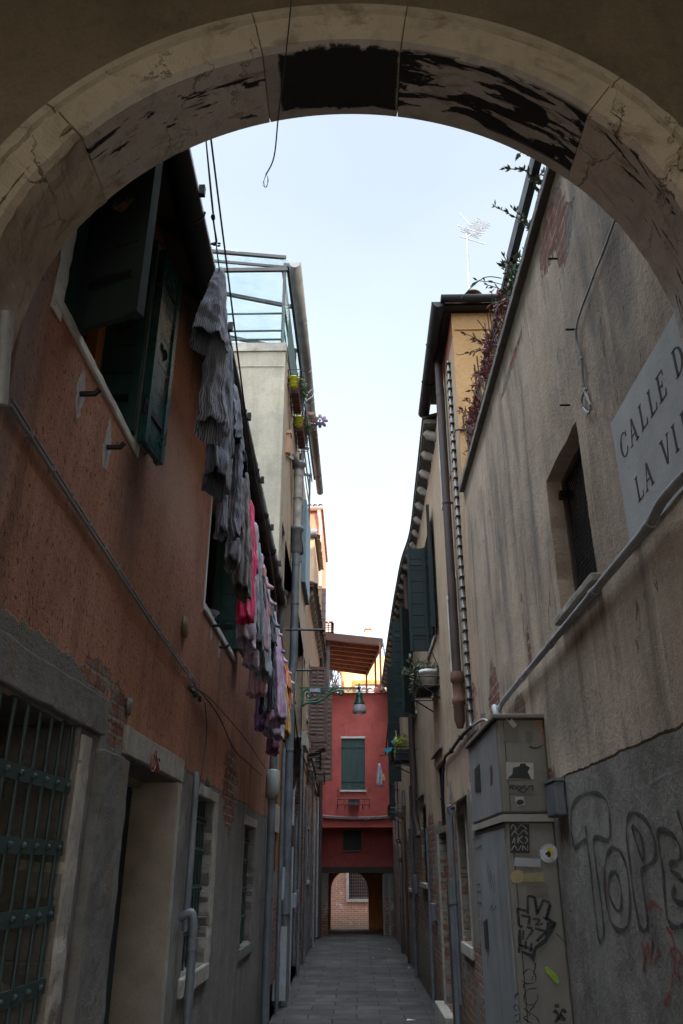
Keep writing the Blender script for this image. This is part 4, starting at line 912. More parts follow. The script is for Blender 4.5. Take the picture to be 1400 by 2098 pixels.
# rear arch of the passage
def garc(x0, x1, zs, rz, n=14): return [((x0+x1)/2-(x1-x0)/2*math.cos(PI*i/n), zs+rz*math.sin(PI*i/n)) for i in range(n+1)]
hole = [(-.80, 0)]+garc(-.80, .40, 1.12, .58)+[(.40, 0)]
b = MB(); b.plate([(-1.3, 0), (-1.3, 1.799), (1.3, 1.799), (1.3, 0)]+hole[::-1], [], lambda u, v, w_: (u, 28.1+w_, v), .40); b.box(-1.3, -1.2, 25.9, 28.1, 0, 1.799); b.build('rear_wall', simple('orange_passage_plaster', (.42,.17,.05), .9, var=.3, bump=.5), rh)
b = MB(); b.box(.9, 1.3, 25.86, 28.09, 0, 1.799); b.build('passage_side', M['crimson_old'], rh)
# timber pergola
pg = thing('pergola', 'brown timber pergola roof with joists on posts above the red house', 'pergola', (0, 27.5, 6.8))
M['pergola_wood'] = simple('stained_pergola_timber', (.22,.085,.04), .6, var=.45, nscale=5, bump=.3)
PZc = 8.66
c0, c1, c2, c3 = PZ(668,1302,PZc), PZ(782,1314,PZc), PZ(750,1377,PZc), PZ(672,1366,PZc)
b = MB(); up = Vector((0, 0, .05)); b.hexa([c0, c1, c2, c3], [c0+up, c1+up, c2+up, c3+up]); b.build('boards', M['pergola_wood'], pg)
for k in range(8):
    t_ = (k+.1)/7.4; b = MB(); p, q = c0.lerp(c3, t_), c1.lerp(c2, t_); b.bar(p-Vector((0,0,.075)), q-Vector((0,0,.075)), .09, .14); b.build('joist', M['pergola_wood'], pg)
b = MB(); b.bar(c0+Vector((0,-.06,-.04)), c1+Vector((0.03,-.06,-.04)), .05, .24); b.build('front_beam', M['dark_timber'] if 'dark_timber' in M else simple('dark_pergola_beam', (.10,.045,.03), .7), pg)
b = MB(); b.bar(c1+Vector((0.02,0,-.06)), c2+Vector((0.02,0,-.06)), .06, .20); b.build('side_beam', M['pergola_wood'], pg)
for (px, py, yy) in ((779, 1318, 25.3), (769, 1345, 27.2), (751, 1378, 29.8)):
    q = PY(px, py, yy); b = MB(); b.box(q.x-.035, q.x+.035, yy-.035, yy+.035, 6.72, PZc-.16); b.build('post', M['pergola_wood'], pg)
b = MB(); q = PY(676, 1330, 25.6); b.box(-1.12, q.x-.10, 25.35, 25.75, 6.8, 8.80); b.build('side_panel', simple('dark_brown_panel', (.06,.035,.035), .8), pg)
b = MB(); b.box(q.x-.098, q.x, 25.4, 25.6, 6.8, 8.72); b.build('corner_post', M['grey_pipe'], pg)
b = MB(); b.tube(smooth([PY(791,1400,24.9), PY(783,1408,24.9), PY(785,1416,24.9), PY(798,1418,24.9)]), .028, 8); b.tube([PY(785,1316,25), PY(800,1420,25)], .02, 6); b.build('pipe', M['pale_pipe'], pg)
# yellow sunlit houses behind
M['yellow_wall'] = wall_mat('sunlit_yellow_plaster', 'x', (.76,.56,.27), (.80,.62,.33), streak=.1)
yh = thing('yellow_house', 'bright sunlit yellow house seen behind the timber pergola, with an orange window frame', 'building', (.8, 38, 0))
Y0 = 36; a0 = PY(699,1372,Y0); a1 = PY(796,1330,Y0)
b = MB(); v_ = [(a0.x, a0.z-.1), (a0.x+.35, a0.z+.28), (PY(765,1352,Y0).x, PY(765,1352,Y0).z), (a1.x+.5, a1.z+.1), (a1.x+.5, 0), (a0.x, 0)]
wx0, wx1, wz1 = PY(718,1,Y0).x, PY(752,1,Y0).x, PY(718,1402,Y0).z
b.plate(v_, [rect(wx0, wx1, wz1-1.5, wz1)], lambda u, v, w_: (u, Y0+w_, v), 4); b.build('wall', M['yellow_wall'], yh)
b = MB(); b.plate(rect(wx0-.12, wx1+.12, wz1-1.6, wz1+.16), [rect(wx0, wx1, wz1-1.49, wz1-.01)], lambda u, v, w_: (u, Y0-.06+w_, v), .05)
wo = b.build('window', simple('orange_window_frame', (.55,.20,.04), .7), yh)
b = MB(); b.box(wx0, wx1, Y0+.1, Y0+.14, wz1-1.5, wz1-.3); b.box(wx0, wx1, Y0+.05, Y0+.09, wz1-.30, wz1); b.build('pane', simple('pale_window', (.45,.48,.5), .3), wo)
b = MB(); p = PY(700,1367,Y0-.2); b.bar((a0.x-.15, Y0-.2, a0.z-.15), (a0.x+.5, Y0-.2, a0.z+.35), .3, .06); roof_tiles(b, (PY(765,1345,Y0).x, Y0-.25, PY(765,1345,Y0).z), (a1.x+.5, Y0-.25, a1.z+.15), (0, 1, .3), None, r=.1); b.build('roof', M['tile'], yh)
b = MB(); b.tube(smooth([PY(703,1368,Y0-.25), PY(699,1378,Y0-.25), PY(702,1386,Y0-.25), PY(703,1420,Y0-.25)]), .07, 8); b.build('downpipe', simple('orange_pipe', (.5,.2,.08), .5), yh)
ck = thing('chimney', 'small sunlit yellow chimney with a tiled cap behind the pergola', 'chimney', (.7, 38, 9))
q0, q1 = PY(749,1290,38), PY(760,1312,38)
b = MB(); b.box(q0.x, q1.x, 38, 38.4, q1.z-1.2, q0.z); b.build('stack', M['yellow_wall'], ck)
b = MB(); b.box(q0.x-.05, q1.x+.05, 37.95, 38.45, q0.z, q0.z+.05); b.lathe((q0.x+.06, 38.2, q0.z+.05), [(.07, 0), (.05, .07), (0, .09)], 8); b.lathe((q1.x-.06, 38.2, q0.z+.05), [(.07, 0), (.05, .07), (0, .09)], 8); b.build('cap', M['tile'], ck)
rr = thing('red_dormer', 'small red gabled roof piece behind the wavy coping tiles, right of the pergola', 'dormer', (.9, 27, 6.6))
b = MB(); p0, p1, p2 = PY(766,1420,27), PY(773,1404,27), PY(794,1420,27); b.add([p0, p1, PY(786,1404,27), p2, p0+Vector((0,1,0)), p1+Vector((0,1,0)), PY(786,1404,27)+Vector((0,1,0)), p2+Vector((0,1,0))], [(0,1,2,3),(4,5,6,7),(0,1,5,4),(1,2,6,5),(2,3,7,6),(3,0,4,7)]); b.build('gable', M['crimson_wall'], rr)
tr = thing('treetop', 'bare twiggy bush top against the sky left of the yellow house', 'tree', (-.9, 32, 7))
b = MB()
for k in range(16):
    p = PY(682+random.uniform(-6, 10), 1425, 32); b.tube(smooth([p, p+Vector((random.gauss(0,.1), 0, .5)), p+Vector((random.gauss(0,.25), 0, random.uniform(.7, 1.3)))], 3), [.012]*6+[.004], 4)
b.build('branch', M['stem'], tr)
b = MB(); leaves(b, PY(686, 1412, 32), (.35, .5, .32), 420, .10); b.build('foliage', simple('brown_leaf', (.16,.10,.08), .8), tr)
# brick house across the canal
bh = thing('brick_house', 'worn red brick house seen through the passage, with a stone framed barred window', 'building', (0, 34, -.6))
t = NT('old_red_brick'); S = t.sep(t.pos); nm = t.noise(t.pos, 3, 6, .7); n2 = t.noise(t.pos, 12, 5)
bt = t.brick(t.comb(S[0], S[2], 0.), (.36,.12,.07), (.24,.08,.05), (.34,.27,.2), .24, .068, .009)
c = t.mix(t.rng(n2, .45, .65, 0, .6), bt['Color'], (.30,.20,.14)); c = t.mix(t.rng(nm, .6, .64, 0, .8), c, (.5,.42,.36))
c = t.mix(t.m('MULTIPLY', t.rng(S[2], -.5, .4, 1., 0.), .9), c, (.05,.05,.03)); t.bump(t.m('SUBTRACT', n2, bt['Fac']), .7, .015); M['brick'] = t.out(c, .9)
bw0, bw1, bz0, bz1 = -.26, 1.1, .72, 1.9
b = MB(); b.plate(rect(-6, 6, -.8, 8), [rect(bw0, bw1, bz0, bz1+.3)], lambda u, v, w_: (u, 33+w_, v), .3); b.build('wall', M['brick'], bh)
b = MB(); b.plate(rect(bw0-.10, bw1+.1, bz0-.10, bz1+.42), [rect(bw0, bw1, bz0, bz1+.30)], lambda u, v, w_: (u, 32.95+w_, v), .08); wf = b.build('window', M['istrian'], bh)
b = MB()
for k in range(15): x = bw0+.05+k*.085; b.tube([(x, 33.06, bz0), (x, 33.06, bz1+.3)], .009, 4)
for k in range(13): z = bz0+.05+k*.105; b.tube([(bw0, 33.05, z), (bw1, 33.05, z)], .009, 4)
b.build('grille', M['brown_wood'], wf)
b = MB(); b.box(bw0, bw1, 33.2, 33.24, bz0, bz1+.3); b.build('pane', M['void'], wf)
b = MB(); b.box(-6, 6, 32.86, 33.0, -.8, -.40); b.build('ledge', M['grey_trim'], bh)

# ------------------------------------------------------------------ RIGHT: near tan house
XR = 1.1
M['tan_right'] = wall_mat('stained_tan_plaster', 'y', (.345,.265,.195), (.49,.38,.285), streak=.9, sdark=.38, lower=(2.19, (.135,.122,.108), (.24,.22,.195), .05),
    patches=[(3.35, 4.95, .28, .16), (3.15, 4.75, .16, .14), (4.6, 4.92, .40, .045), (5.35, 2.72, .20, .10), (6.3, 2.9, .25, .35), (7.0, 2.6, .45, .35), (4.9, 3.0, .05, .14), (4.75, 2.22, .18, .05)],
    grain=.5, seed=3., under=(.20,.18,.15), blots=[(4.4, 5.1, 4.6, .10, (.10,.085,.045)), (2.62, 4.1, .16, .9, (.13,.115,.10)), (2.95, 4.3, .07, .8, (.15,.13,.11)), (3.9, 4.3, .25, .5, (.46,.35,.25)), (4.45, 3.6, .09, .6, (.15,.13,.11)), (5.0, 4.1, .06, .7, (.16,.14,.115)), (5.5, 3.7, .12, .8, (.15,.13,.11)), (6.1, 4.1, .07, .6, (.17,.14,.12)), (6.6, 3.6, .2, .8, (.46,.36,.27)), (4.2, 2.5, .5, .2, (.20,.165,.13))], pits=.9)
nh = thing('tan_stained_house', 'near tan plastered house with stained parapet wall, name sign and small grated window, right side', 'building', (XR, 4.6, 0))
RW = (3.385, 4.06, 2.965, 3.765)
b = MB(); b.plate(rect(2.13, 7.10, 0, 5.16), [rag(*RW, .006, .07)], fR(XR), .32); b.box(XR+.32, 3.4, 7.0, 7.09, 0, 5.1); b.build('wall', M['tan_right'], nh)
b = MB(); b.box(XR+.001, 3.5, 2.13, 7.099, 5.05, 5.09); b.build('terrace_floor', M['grey_trim'], nh)
stoneblk('coping', XR-.045, XR+.34, 2.13, 7.12, 5.165, 5.225, 'dark_cop' if 'dark_cop' in M else 'grey_trim', .004, .25, par=nh)
b = MB(); y0, y1, z0, z1 = RW; b.box(XR+.29, XR+.31, y0, y1, z0, z1); wo = b.build('window', M['void'], nh)
b = MB()
n = 26
for k in range(n+8):
    for sg in (1, -1):
        u = (k-4)/n*(y1-y0)*1.0; p = Vector((XR+.10, y0+u, z0)); q = Vector((XR+.10, y0+u+sg*(z1-z0)*.5, z1))
        # clip to the opening
        t0, t1 = 0., 1.; dy = q.y-p.y
        for lim, s_ in ((y0, 1), (y1, -1)):
            fa = (p.y-lim)*s_; fb = (q.y-lim)*s_
            if fa < 0 and fb < 0: t1 = -1; break
            if fa < 0: t0 = max(t0, fa/(fa-fb))
            elif fb < 0: t1 = min(t1, fa/(fa-fb))
        if t1 > t0+.02: b.bar(p.lerp(q, t0), p.lerp(q, t1), .004, .004)
b.build('mesh_grating', M['black_metal'], wo)
b = MB(); b.plate(rect(y0, y1, z0, z1), [rect(y0+.025, y1-.025, z0+.025, z1-.025)], fR(XR+.085), .03); b.build('frame', simple('rusty_iron', (.06,.035,.025), .8), wo)
stoneblk('sill', XR-.04, XR+.2, y0-.03, y1+.02, z0-.045, z0-.004, 'istrian', .003, .1, par=wo)
b = MB(); b.box(XR+.06, XR+.14, y1-.05, y1, z1-.12, z1-.08); b.build('hinge', M['black_metal'], wo)
for (px, py) in ((1168, 830), (1180, 675), (1142, 530)):
    q = PX(px, py, XR); b = MB(); b.tube([(XR, q.y, q.z), (XR-.05, q.y, q.z)], .006, 6); b.build('wall_pin', M['black_metal'], nh)
b = MB(); pts = smooth([PX(1262,445,1.085), PX(1235,520,1.085), PX(1215,570,1.085), PX(1181,672,1.08), PX(1192,735,1.085), PX(1197,790,1.085), PX(1210,830,1.08), PX(1206,846,1.08), PX(1194,832,1.085), PX(1194,810,1.085), PX(1201,798,1.085)])
b.tube(pts, .0045, 6); b.tube([p+Vector((0, .014, .004)) for p in pts], .0035, 6)
for k in range(0, len(pts), 6): b.blob(pts[k], .008, 0, 5, 4)
b.build('cable', M['cable_grey'], nh)
# horizontal grey conduit
b = MB(); b.tube(smooth([(1.04, 2.13, 2.87), (1.04, 2.40, 2.88), (1.05, 2.53, 2.875), (1.06, 2.60, 2.872)], 4)+[Vector((1.06, 5.70, 2.84))]+smooth([(1.06, 5.74, 2.84), (1.06, 5.78, 2.83), (1.04, 5.80, 2.79), (1.0, 5.80, 2.60)], 4), .018, 12)
for y in (2.62, 3.35, 4.2, 5.0, 5.6): b.tube([(1.06, y-.03, 2.872-.01*(y-2.6)), (1.06, y+.03, 2.872-.01*(y-2.6))], .022, 12)
b.build('conduit', simple('dusty_grey_conduit', (.27,.27,.275), .7, dirt=.5), nh)
# name sign painted on a thin plaster panel
sg = thing('street_sign', 'white painted street name panel reading CALLE and LA VI in black serif capitals', 'sign', (XR, 2.5, 2.88))
t = NT('sign_lime_paint'); n_ = t.noise(t.pos, 5, 5); n2 = t.noise(t.pos, 60, 3); c = t.mix(t.rng(n_, .35, .65), (.33,.33,.33), (.41,.41,.405)); c = t.mix(t.rng(n2, .62, .7, 0, .3), c, (.2,.2,.2)); t.bump(n2, .3, .004); M['sign'] = t.out(c, .85)
b = MB(); b.plate(rag(2.0, 2.915, 2.895, 3.468, .0015), [], lambda u, v, w_: (XR-.008+w_, u, v), .0079); b.build('panel', M['sign'], sg)
t = NT('sign_letter_paint'); c = t.mix(t.noise(t.pos, 40, 4), (.02,.02,.02), (.05,.05,.05)); M['ink'] = t.out(c, .9)
def letter(b, ch, y, z, h, x=XR-.0095, wd=None):
    """serif capitals on the right wall: text runs towards -y. y = left edge"""
    T, t_ = .17*h, .05*h
    def q(pts): b.add([(x, y-u*h, z+v*h) for u, v in pts]+[(x+.001, y-u*h, z+v*h) for u, v in pts], [tuple(range(len(pts)))]+[(i, (i+1) % len(pts), (i+1) % len(pts)+len(pts), i+len(pts)) for i in range(len(pts))])
    def seg(a, c, w0): # slanted stroke with horizontal ends
        q([(a[0]-w0/2, a[1]), (a[0]+w0/2, a[1]), (c[0]+w0/2, c[1]), (c[0]-w0/2, c[1])])
    def ser(u, v, w0=.30): q([(u-w0/2, v-.018), (u+w0/2, v-.018), (u+w0/2, v+.018), (u-w0/2, v+.018)])
    if ch == 'A': seg((.08, 0), (.38, 1), .05); seg((.70, 0), (.40, 1), .17); q([(.2, .33), (.6, .33), (.6, .37), (.2, .37)]); ser(.08, .018, .24); ser(.70, .018, .3); return .92
    if ch == 'L': seg((.15, 0), (.15, 1), .15); ser(.15, .982); ser(.15, .018); q([(.1, 0), (.62, 0), (.66, .24), (.62, .24), (.54, .045), (.1, .045)]); return .80
    if ch == 'E':
        seg((.15, 0), (.15, 1), .15); ser(.15, .982); ser(.15, .018); q([(.1, 0), (.62, 0), (.66, .24), (.62, .24), (.54, .045), (.1, .045)])
        q([(.1, .955), (.53, .955), (.58, .78), (.62, .78), (.60, 1), (.1, 1)]); q([(.15, .49), (.42, .49), (.42, .38), (.45, .38), (.45, .64), (.42, .64), (.42, .53), (.15, .53)]); return .84
    if ch == 'I': seg((.15, 0), (.15, 1), .15); ser(.15, .982); ser(.15, .018); return .42
    if ch == 'V': seg((.36, 0), (.10, 1), .16); seg((.38, 0), (.68, 1), .05); ser(.10, .982, .3); ser(.68, .982, .24); return .86
    if ch in 'CD':
        n = 18; c0, c1 = ((.5*PI*.32, 2*PI-.5*PI*.32) if ch == 'C' else (-PI/2, PI/2)); o, i_ = [], []
        cx = .44 if ch == 'C' else .18
        for k in range(n+1):
            a = c0+(c1-c0)*k/n; th = (.05+.12*abs(math.cos(a))**1.5*(1 if (math.cos(a) < 0 or ch == 'D') else .15))
            ry = .5; rx = .42 if ch == 'C' else .56
            o.append((cx+rx*math.cos(a), .5+ry*math.sin(a))); i_.append((cx+(rx-th)*math.cos(a), .5+(ry-.045)*math.sin(a)))
        for k in range(n): q([o[k], o[k+1], i_[k+1], i_[k]])
        if ch == 'C': q([(.70, .70), (.80, .70), (.80, .95), (.74, .88)]); q([(.72, .18), (.79, .24), (.76, .28), (.70, .22)]); return .92
        seg((.15, 0), (.15, 1), .15); ser(.15, .982); ser(.15, .018); return .92
for (txt, ys, z, h) in (('CALLE', (2.852, 2.738, 2.612, 2.512, 2.418), 3.253, .105), ('D', (2.262,), 3.253, .105), ('LA', (2.760, 2.668), 3.027, .10), ('VI', (2.480, 2.372), 3.030, .10), ('D', (2.29,), 3.03, .10)):
    for ch, y in zip(txt, ys): b = MB(); letter(b, ch, y, z, h); b.build('letter', M['ink'], sg)
# graffiti on the lower cement band
def spray(name, col, alpha=.9):
    t = NT(name); n_ = t.noise(t.pos, 120, 2); n2 = t.noise(t.pos, 10, 3)
    t.inp(t.b.inputs['Alpha'], t.m('MULTIPLY', t.rng(n_, .30, .5, .45, 1.), t.rng(n2, .3, .7, alpha*.7, alpha))); return t.out(col, .8)
M['spray_black'] = spray('black_spray', (.012,.012,.014)); M['spray_red'] = spray('red_spray', (.22,.02,.015), .8); M['spray_pale'] = spray('pale_scratch', (.30,.31,.33), .35)
def stroke(b, pts, wd, fn, k=5, closed=False):
    P_ = smooth([(p[0], p[1], 0) for p in pts], k); L_, R_ = [], []
    for i, p in enumerate(P_):
        d = (P_[min(i+1, len(P_)-1)]-P_[max(i-1, 0)])
        if d.length < 1e-6: d = Vector((1, 0, 0))
        d.normalize(); nn = Vector((-d.y, d.x, 0))*wd/2*(.8+.3*math.sin(i*.7))
        L_.append(fn(p.x+nn.x, p.y+nn.y)); R_.append(fn(p.x-nn.x, p.y-nn.y))
    b.add(L_+R_, [(i, i+1, len(L_)+i+1, len(L_)+i) for i in range(len(L_)-1)])
def onwall(px, py): q = PX(px, py, XR); return (q.y, q.z)
gfn = lambda u, v: (XR-.003, u, v)
def gz(x, y): return (1100+x/3.007, 1400+y/3.007)
GR = [ # outline letters T O P E
 [(235,1020),(215,900),(220,760),(290,685),(380,680),(440,740),(455,900),(440,965),(355,955),(365,1100),(400,1350),(415,1500),(410,1570),(385,1575),(355,1350),(330,1100),(310,960),(305,880)],
 [(235,1020),(270,985),(305,960)],
 [(470,1010),(430,1080),(420,1250),(450,1440),(500,1520),(560,1500),(578,1350),(560,1150),(520,1040),(470,1010)],
 [(470,1160),(445,1220),(455,1320),(500,1400),(525,1370),(520,1250),(495,1170),(470,1160)],
 [(640,1525),(600,1300),(575,1100),(555,900),(570,820),(610,800),(680,850),(730,970),(725,1090),(660,1140),(650,1200),(680,1400),(690,1530)],
 [(590,880),(610,960),(640,1050),(662,1085),(655,980),(630,910),(590,880)],
 [(640,1500),(665,1525),(692,1500)],
 [(760,900),(750,960),(780,1150),(800,1400),(830,1490),(880,1500),(930,1480)],
 [(760,900),(840,930),(890,1020),(880,1090),(830,1110),(830,1150),(890,1200),(920,1260)],
 [(860,1250),(840,1310),(880,1350),(930,1360)], [(870,780),(890,850),(920,950)]]
b = MB()
for s_ in GR: stroke(b, [onwall(*gz(*p)) for p in s_], .022, gfn, 5)
b.build('black_graffiti', M['spray_black'], nh)
b = MB()
for s_ in ([(650,1580),(670,1700),(660,1780),(690,1600),(700,1750),(720,1590),(715,1730),(760,1640)], [(680,1400),(720,1350),(780,1400)], [(800,1500),(840,1560),(860,1700),(830,1640),(870,1640),(900,1690),(870,1750),(890,1830),(850,1760)], [(420,1150),(430,1260),(460,1430)], [(790,1980),(830,1900),(850,1700)]):
    stroke(b, [onwall(*gz(*p)) for p in s_], .016, gfn, 4)
b.build('red_graffiti', M['spray_red'], nh)
b = MB()
for s_ in ([(500,1100),(530,1350),(570,1600),(600,1690)], [(600,1690),(640,1600),(740,1250),(760,1300)], [(740,1630),(720,1760),(800,1920),(860,2050)], [(300,560),(420,620),(480,960)], [(500,520),(560,620),(600,560)], [(600,680),(700,780),(740,860)], [(340,40),(400,80),(410,190),(370,210)], [(540,210),(530,310),(600,320),(640,270),(620,60)], [(450,20),(475,130),(470,180)], [(810,760),(850,700),(880,760)], [(690,620),(760,580),(900,520)]):
    stroke(b, [onwall(*gz(*p)) for p in s_], .012, gfn, 4)
b.build('pale_graffiti', M['spray_pale'], nh)
# small meter box on the wall by the cabinet
mbx = thing('meter_box', 'small grey plastic meter box on the wall beside the tall utility cabinet', 'meter box', (1.08, 4.5, 1.9))
b = MB(); b.box(1.04, 1.098, 4.38, 4.60, 2.0, 2.17); bevel(b.build('housing', M['grey_pipe'], mbx), .01); b = MB(); b.box(1.035, 1.098, 4.37, 4.61, 2.172, 2.185); b.build('lid', M['grey_pipe'], mbx)
#PART6
# ------------------------------------------------------------------ RIGHT: terrace railing, trellis and creepers over the near house
rl = thing('terrace_railing', 'dark timber rail and thin bar trellis along the terrace parapet, overgrown by red creeper', 'railing', (1.2, 5, 5.2))
def LP(px, py, x=1.16): return PX(px, py, x)
A_ = LP(1093, 320); B_ = LP(1048, 520)
b = MB(); b.bar((1.17, 2.6, 5.83), (1.17, 4.55, 5.83), .05, .11); b.build('hand_rail', M['black_metal'], rl)
b = MB(); b.bar((1.17, 4.56, 5.83), (1.17, 6.95, 5.83), .03, .05); b.build('hand_rail', M['dark_wood'], rl)
b = MB(); b.box(1.15, 1.20, 4.5, 4.56, 5.23, 5.85); b.build('post', M['dark_wood'], rl)
b = MB(); b.box(1.15, 1.20, 6.92, 6.98, 5.23, 5.85); b.build('post', M['dark_wood'], rl)
b = MB(); b.box(1.19, 1.40, 3.7, 4.1, 5.24, 5.52); b.build('planter', M['dark_wood'], rl)
b = MB()
for k in range(30): y = 4.6+k*.078; b.tube([(1.17, y, 5.23), (1.17+random.uniform(-.01,.01), y+random.uniform(-.02,.02), 5.82)], .005, 5)
for z in (5.38, 5.60): b.tube([(1.165, 4.6, z), (1.165, 6.95, z)], .006, 5)
b.build('trellis', simple('weathered_cane', (.14,.10,.08), .8), rl)
def plantthing(name, lab, cat, loc, mats, fill):
    p = thing(name, lab, cat, loc); b = MB(); fill(b); b.build('foliage', mats, p); return p
def creeper(b):
    for k in range(64):
        y = random.uniform(4.55, 6.85); z = random.uniform(5.25, 5.85); x = 1.17+random.uniform(-.05, .05)
        if k % 3 == 0: y = random.choice((4.9, 5.6, 6.4))+random.gauss(0, .12)
        leaves(b, (x, y, z), (.07, .10, .09), 26, .055, 0)
    for k in range(12):
        y = random.uniform(4.8, 6.7); b.tube(smooth([(1.14, y, 5.3), (1.10, y+.1, 5.6), (1.08, y+.05, 5.8)]), .004, 4, 1)
    sprigs(b, (1.12, 6.2, 5.45), 14, .25, .05, up=.3); sprigs(b, (1.10, 5.2, 5.5), 14, .28, .05, up=.4)
plantthing('red_creeper', 'red leaved creeper climbing the thin trellis beyond the green leafy shrub', 'creeper', (1.15, 5.8, 5.2), [M['leaf_red'], M['stem']], creeper)
def shrub(b):
    sprigs(b, (1.16, 4.35, 5.30), 15, .36, .06, up=.6, dens=11); leaves(b, (1.14, 4.4, 5.55), (.08, .2, .16), 50, .06)
plantthing('leafy_shrub', 'green broad leaved shrub hanging over the parapet between rail and creeper', 'shrub', (1.16, 4.35, 5.23), [M['leaf'], M['stem']], shrub)
def oleander(b):
    
    for (yy, zz) in ((3.95, 5.55), (3.75, 5.75), (3.5, 5.85), (4.05, 5.4), (3.3, 5.75)): sprigs(b, (1.17, yy, zz), 7, .26, .045, up=.5, spread=.8, dens=24)
plantthing('oleander', 'pale narrow leaved plant reaching over the dark rail near the arch', 'plant', (1.2, 3.4, 5.23), [M['leaf_pale'], M['stem']], oleander)
b = MB(); b.tube(smooth([PX(1028,570,1.1), PX(995,568,1.0), PX(965,590,.95), PX(945,612,.9)]), .004, 5); b.build('stem', M['stem'], [o for o in COL.objects if o.name == 'red_creeper'][0])

# ------------------------------------------------------------------ RIGHT: cream house with orange end wall
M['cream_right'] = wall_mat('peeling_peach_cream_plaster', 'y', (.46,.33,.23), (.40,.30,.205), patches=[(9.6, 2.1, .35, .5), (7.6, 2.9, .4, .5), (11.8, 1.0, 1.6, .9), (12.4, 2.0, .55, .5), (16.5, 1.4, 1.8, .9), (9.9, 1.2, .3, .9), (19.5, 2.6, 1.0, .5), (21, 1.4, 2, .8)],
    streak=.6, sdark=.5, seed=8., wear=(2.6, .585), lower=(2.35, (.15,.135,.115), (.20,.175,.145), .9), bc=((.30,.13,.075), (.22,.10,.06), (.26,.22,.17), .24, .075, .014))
M['orange_end'] = wall_mat('orange_ochre_end_plaster', 'x', (.60,.35,.15), (.66,.40,.18), streak=.15, grain=.25)
rc = thing('cream_right_house', 'cream and peach house with orange end wall, brown drainpipe and corbelled eave, right side', 'building', (XR, 14, 0))
HH = [rect(8.02, 8.86, 3.43, 4.60), rect(8.0, 8.82, 5.82, 7.02), rect(10.35, 11.5, 4.62, 6.3), rect(14.2, 15.6, 4.3, 6.25), rect(8.5, 9.12, 1.08, 2.26), rect(10.35, 11.28, 2.24, 3.0), rect(10.35, 11.28, .25, 2.17), rect(13.15, 14.3, 1.55, 2.68), rect(18.6, 19.4, 4.2, 6.0), rect(17.2, 17.9, 1.4, 2.5), rect(20.4, 21.2, .02, 2.1)]
b = MB(); b.plate(rect(7.13, 25.6, 0, 7.06), HH, fR(XR), .34)
b.build('wall', M['cream_right'], rc)
b = MB(); b.box(XR+.001, 5, 7.101, 7.129, 0, 7.36); b.build('end_wall', M['orange_end'], rc)
b = MB(); b.box(XR+.02, 5, 7.085, 7.100, 7.13, 7.145); b.build('end_moulding', M['orange_end'], rc)
b = MB(); b.plate(rect(7.13, 8.9, 7.062, 7.36), [], fR(XR), .3); b.build('frieze', simple('brick_red_frieze', (.22,.08,.05), .9), rc)
b = MB(); b.box(1.6, 1.7, 7.3, 25.5, .02, 6.9); b.build('interior', M['void'], rc)
b = MB(); b.box(XR-.15, 5, 6.98, 7.10, 7.37, 7.40); b.box(XR-.15, XR+.3, 7.10, 9.0, 7.365, 7.39); b.build('soffit', M['black_metal'], rc)
b = MB(); gutter(b, [(XR-.13, 6.93, 7.44), (5, 6.93, 7.44)], .055, hooks=.9); b.build('end_gutter', M['black_metal'], rc)
b = MB(); gutter(b, [(XR-.155, 6.95, 7.40), (XR-.155, 9.05, 7.26)], .075, hooks=.7); b.build('gutter', M['black_metal'], rc)
b = MB(); roof_tiles(b, (1.15, 6.96, 7.45), (5, 6.96, 7.45), (0, 1, .35), None, n=11, r=.10); b.hexa([(XR-.12, 7.0, 7.42), (5, 7.0, 7.42), (5, 7.0, 7.45), (XR-.12, 7.0, 7.45)], [(XR-.12, 9.0, 7.42), (5, 9, 8.0), (5, 9, 8.05), (XR-.12, 9.0, 7.45)]); b.build('roof', M['tile'], rc)
# corbelled eave of the older roof: uneven line
EV = [Vector(p) for p in ((.93, 9.0, 7.06), (.97, 11.0, 7.06), (1.0, 12.9, 7.06), (.925, 14.2, 7.06), (.90, 15.5, 7.06), (.875, 18.5, 7.06), (.87, 25.4, 7.06))]
def evp(y):
    for i in range(len(EV)-1):
        if EV[i].y <= y <= EV[i+1].y: return EV[i].lerp(EV[i+1], (y-EV[i].y)/(EV[i+1].y-EV[i].y))
    return EV[-1]
b = MB()
EVs = smooth(EV, 5)
for i in range(len(EVs)-1):
    p, q = EVs[i], EVs[i+1]
    b.hexa([p+Vector((0, 0, .02)), (1.12, p.y, 7.08), (1.12, p.y, 7.14), p+Vector((0, 0, .08))], [q+Vector((0, 0, .02)), (1.12, q.y, 7.08), (1.12, q.y, 7.14), q+Vector((0, 0, .08))])
b.build('eave_slab', M['grey_trim'], rc)
b = MB()
for i in range(len(EVs)-1):
    p, q = EVs[i]+Vector((-.015, 0, .085)), EVs[i+1]+Vector((-.015, 0, .085)); b.hexa([p, (5, p.y, 8.4), (5, p.y, 8.45), p+Vector((0, 0, .04))], [q, (5, q.y, 8.4), (5, q.y, 8.45), q+Vector((0, 0, .04))])
for i in range(len(EV)-1): roof_tiles(b, EV[i]+Vector((.13, 0, .15)), EV[i+1]+Vector((.13, 0, .15)), (1, 0, .3), None)
b.build('roof_slope', M['tile_dark'], rc)
y = 9.15
while y < 25:
    p = evp(y); b = MB(); w_ = .20; X0 = p.x+.03
    b.tube([(X0, y, 7.03), (X0+.035, y, 6.985), (XR+.02, y, 6.955)], [.045, .062, .065], 10)
    b.build('corbel', M['istrian'], rc); y += .56
b = MB(); 
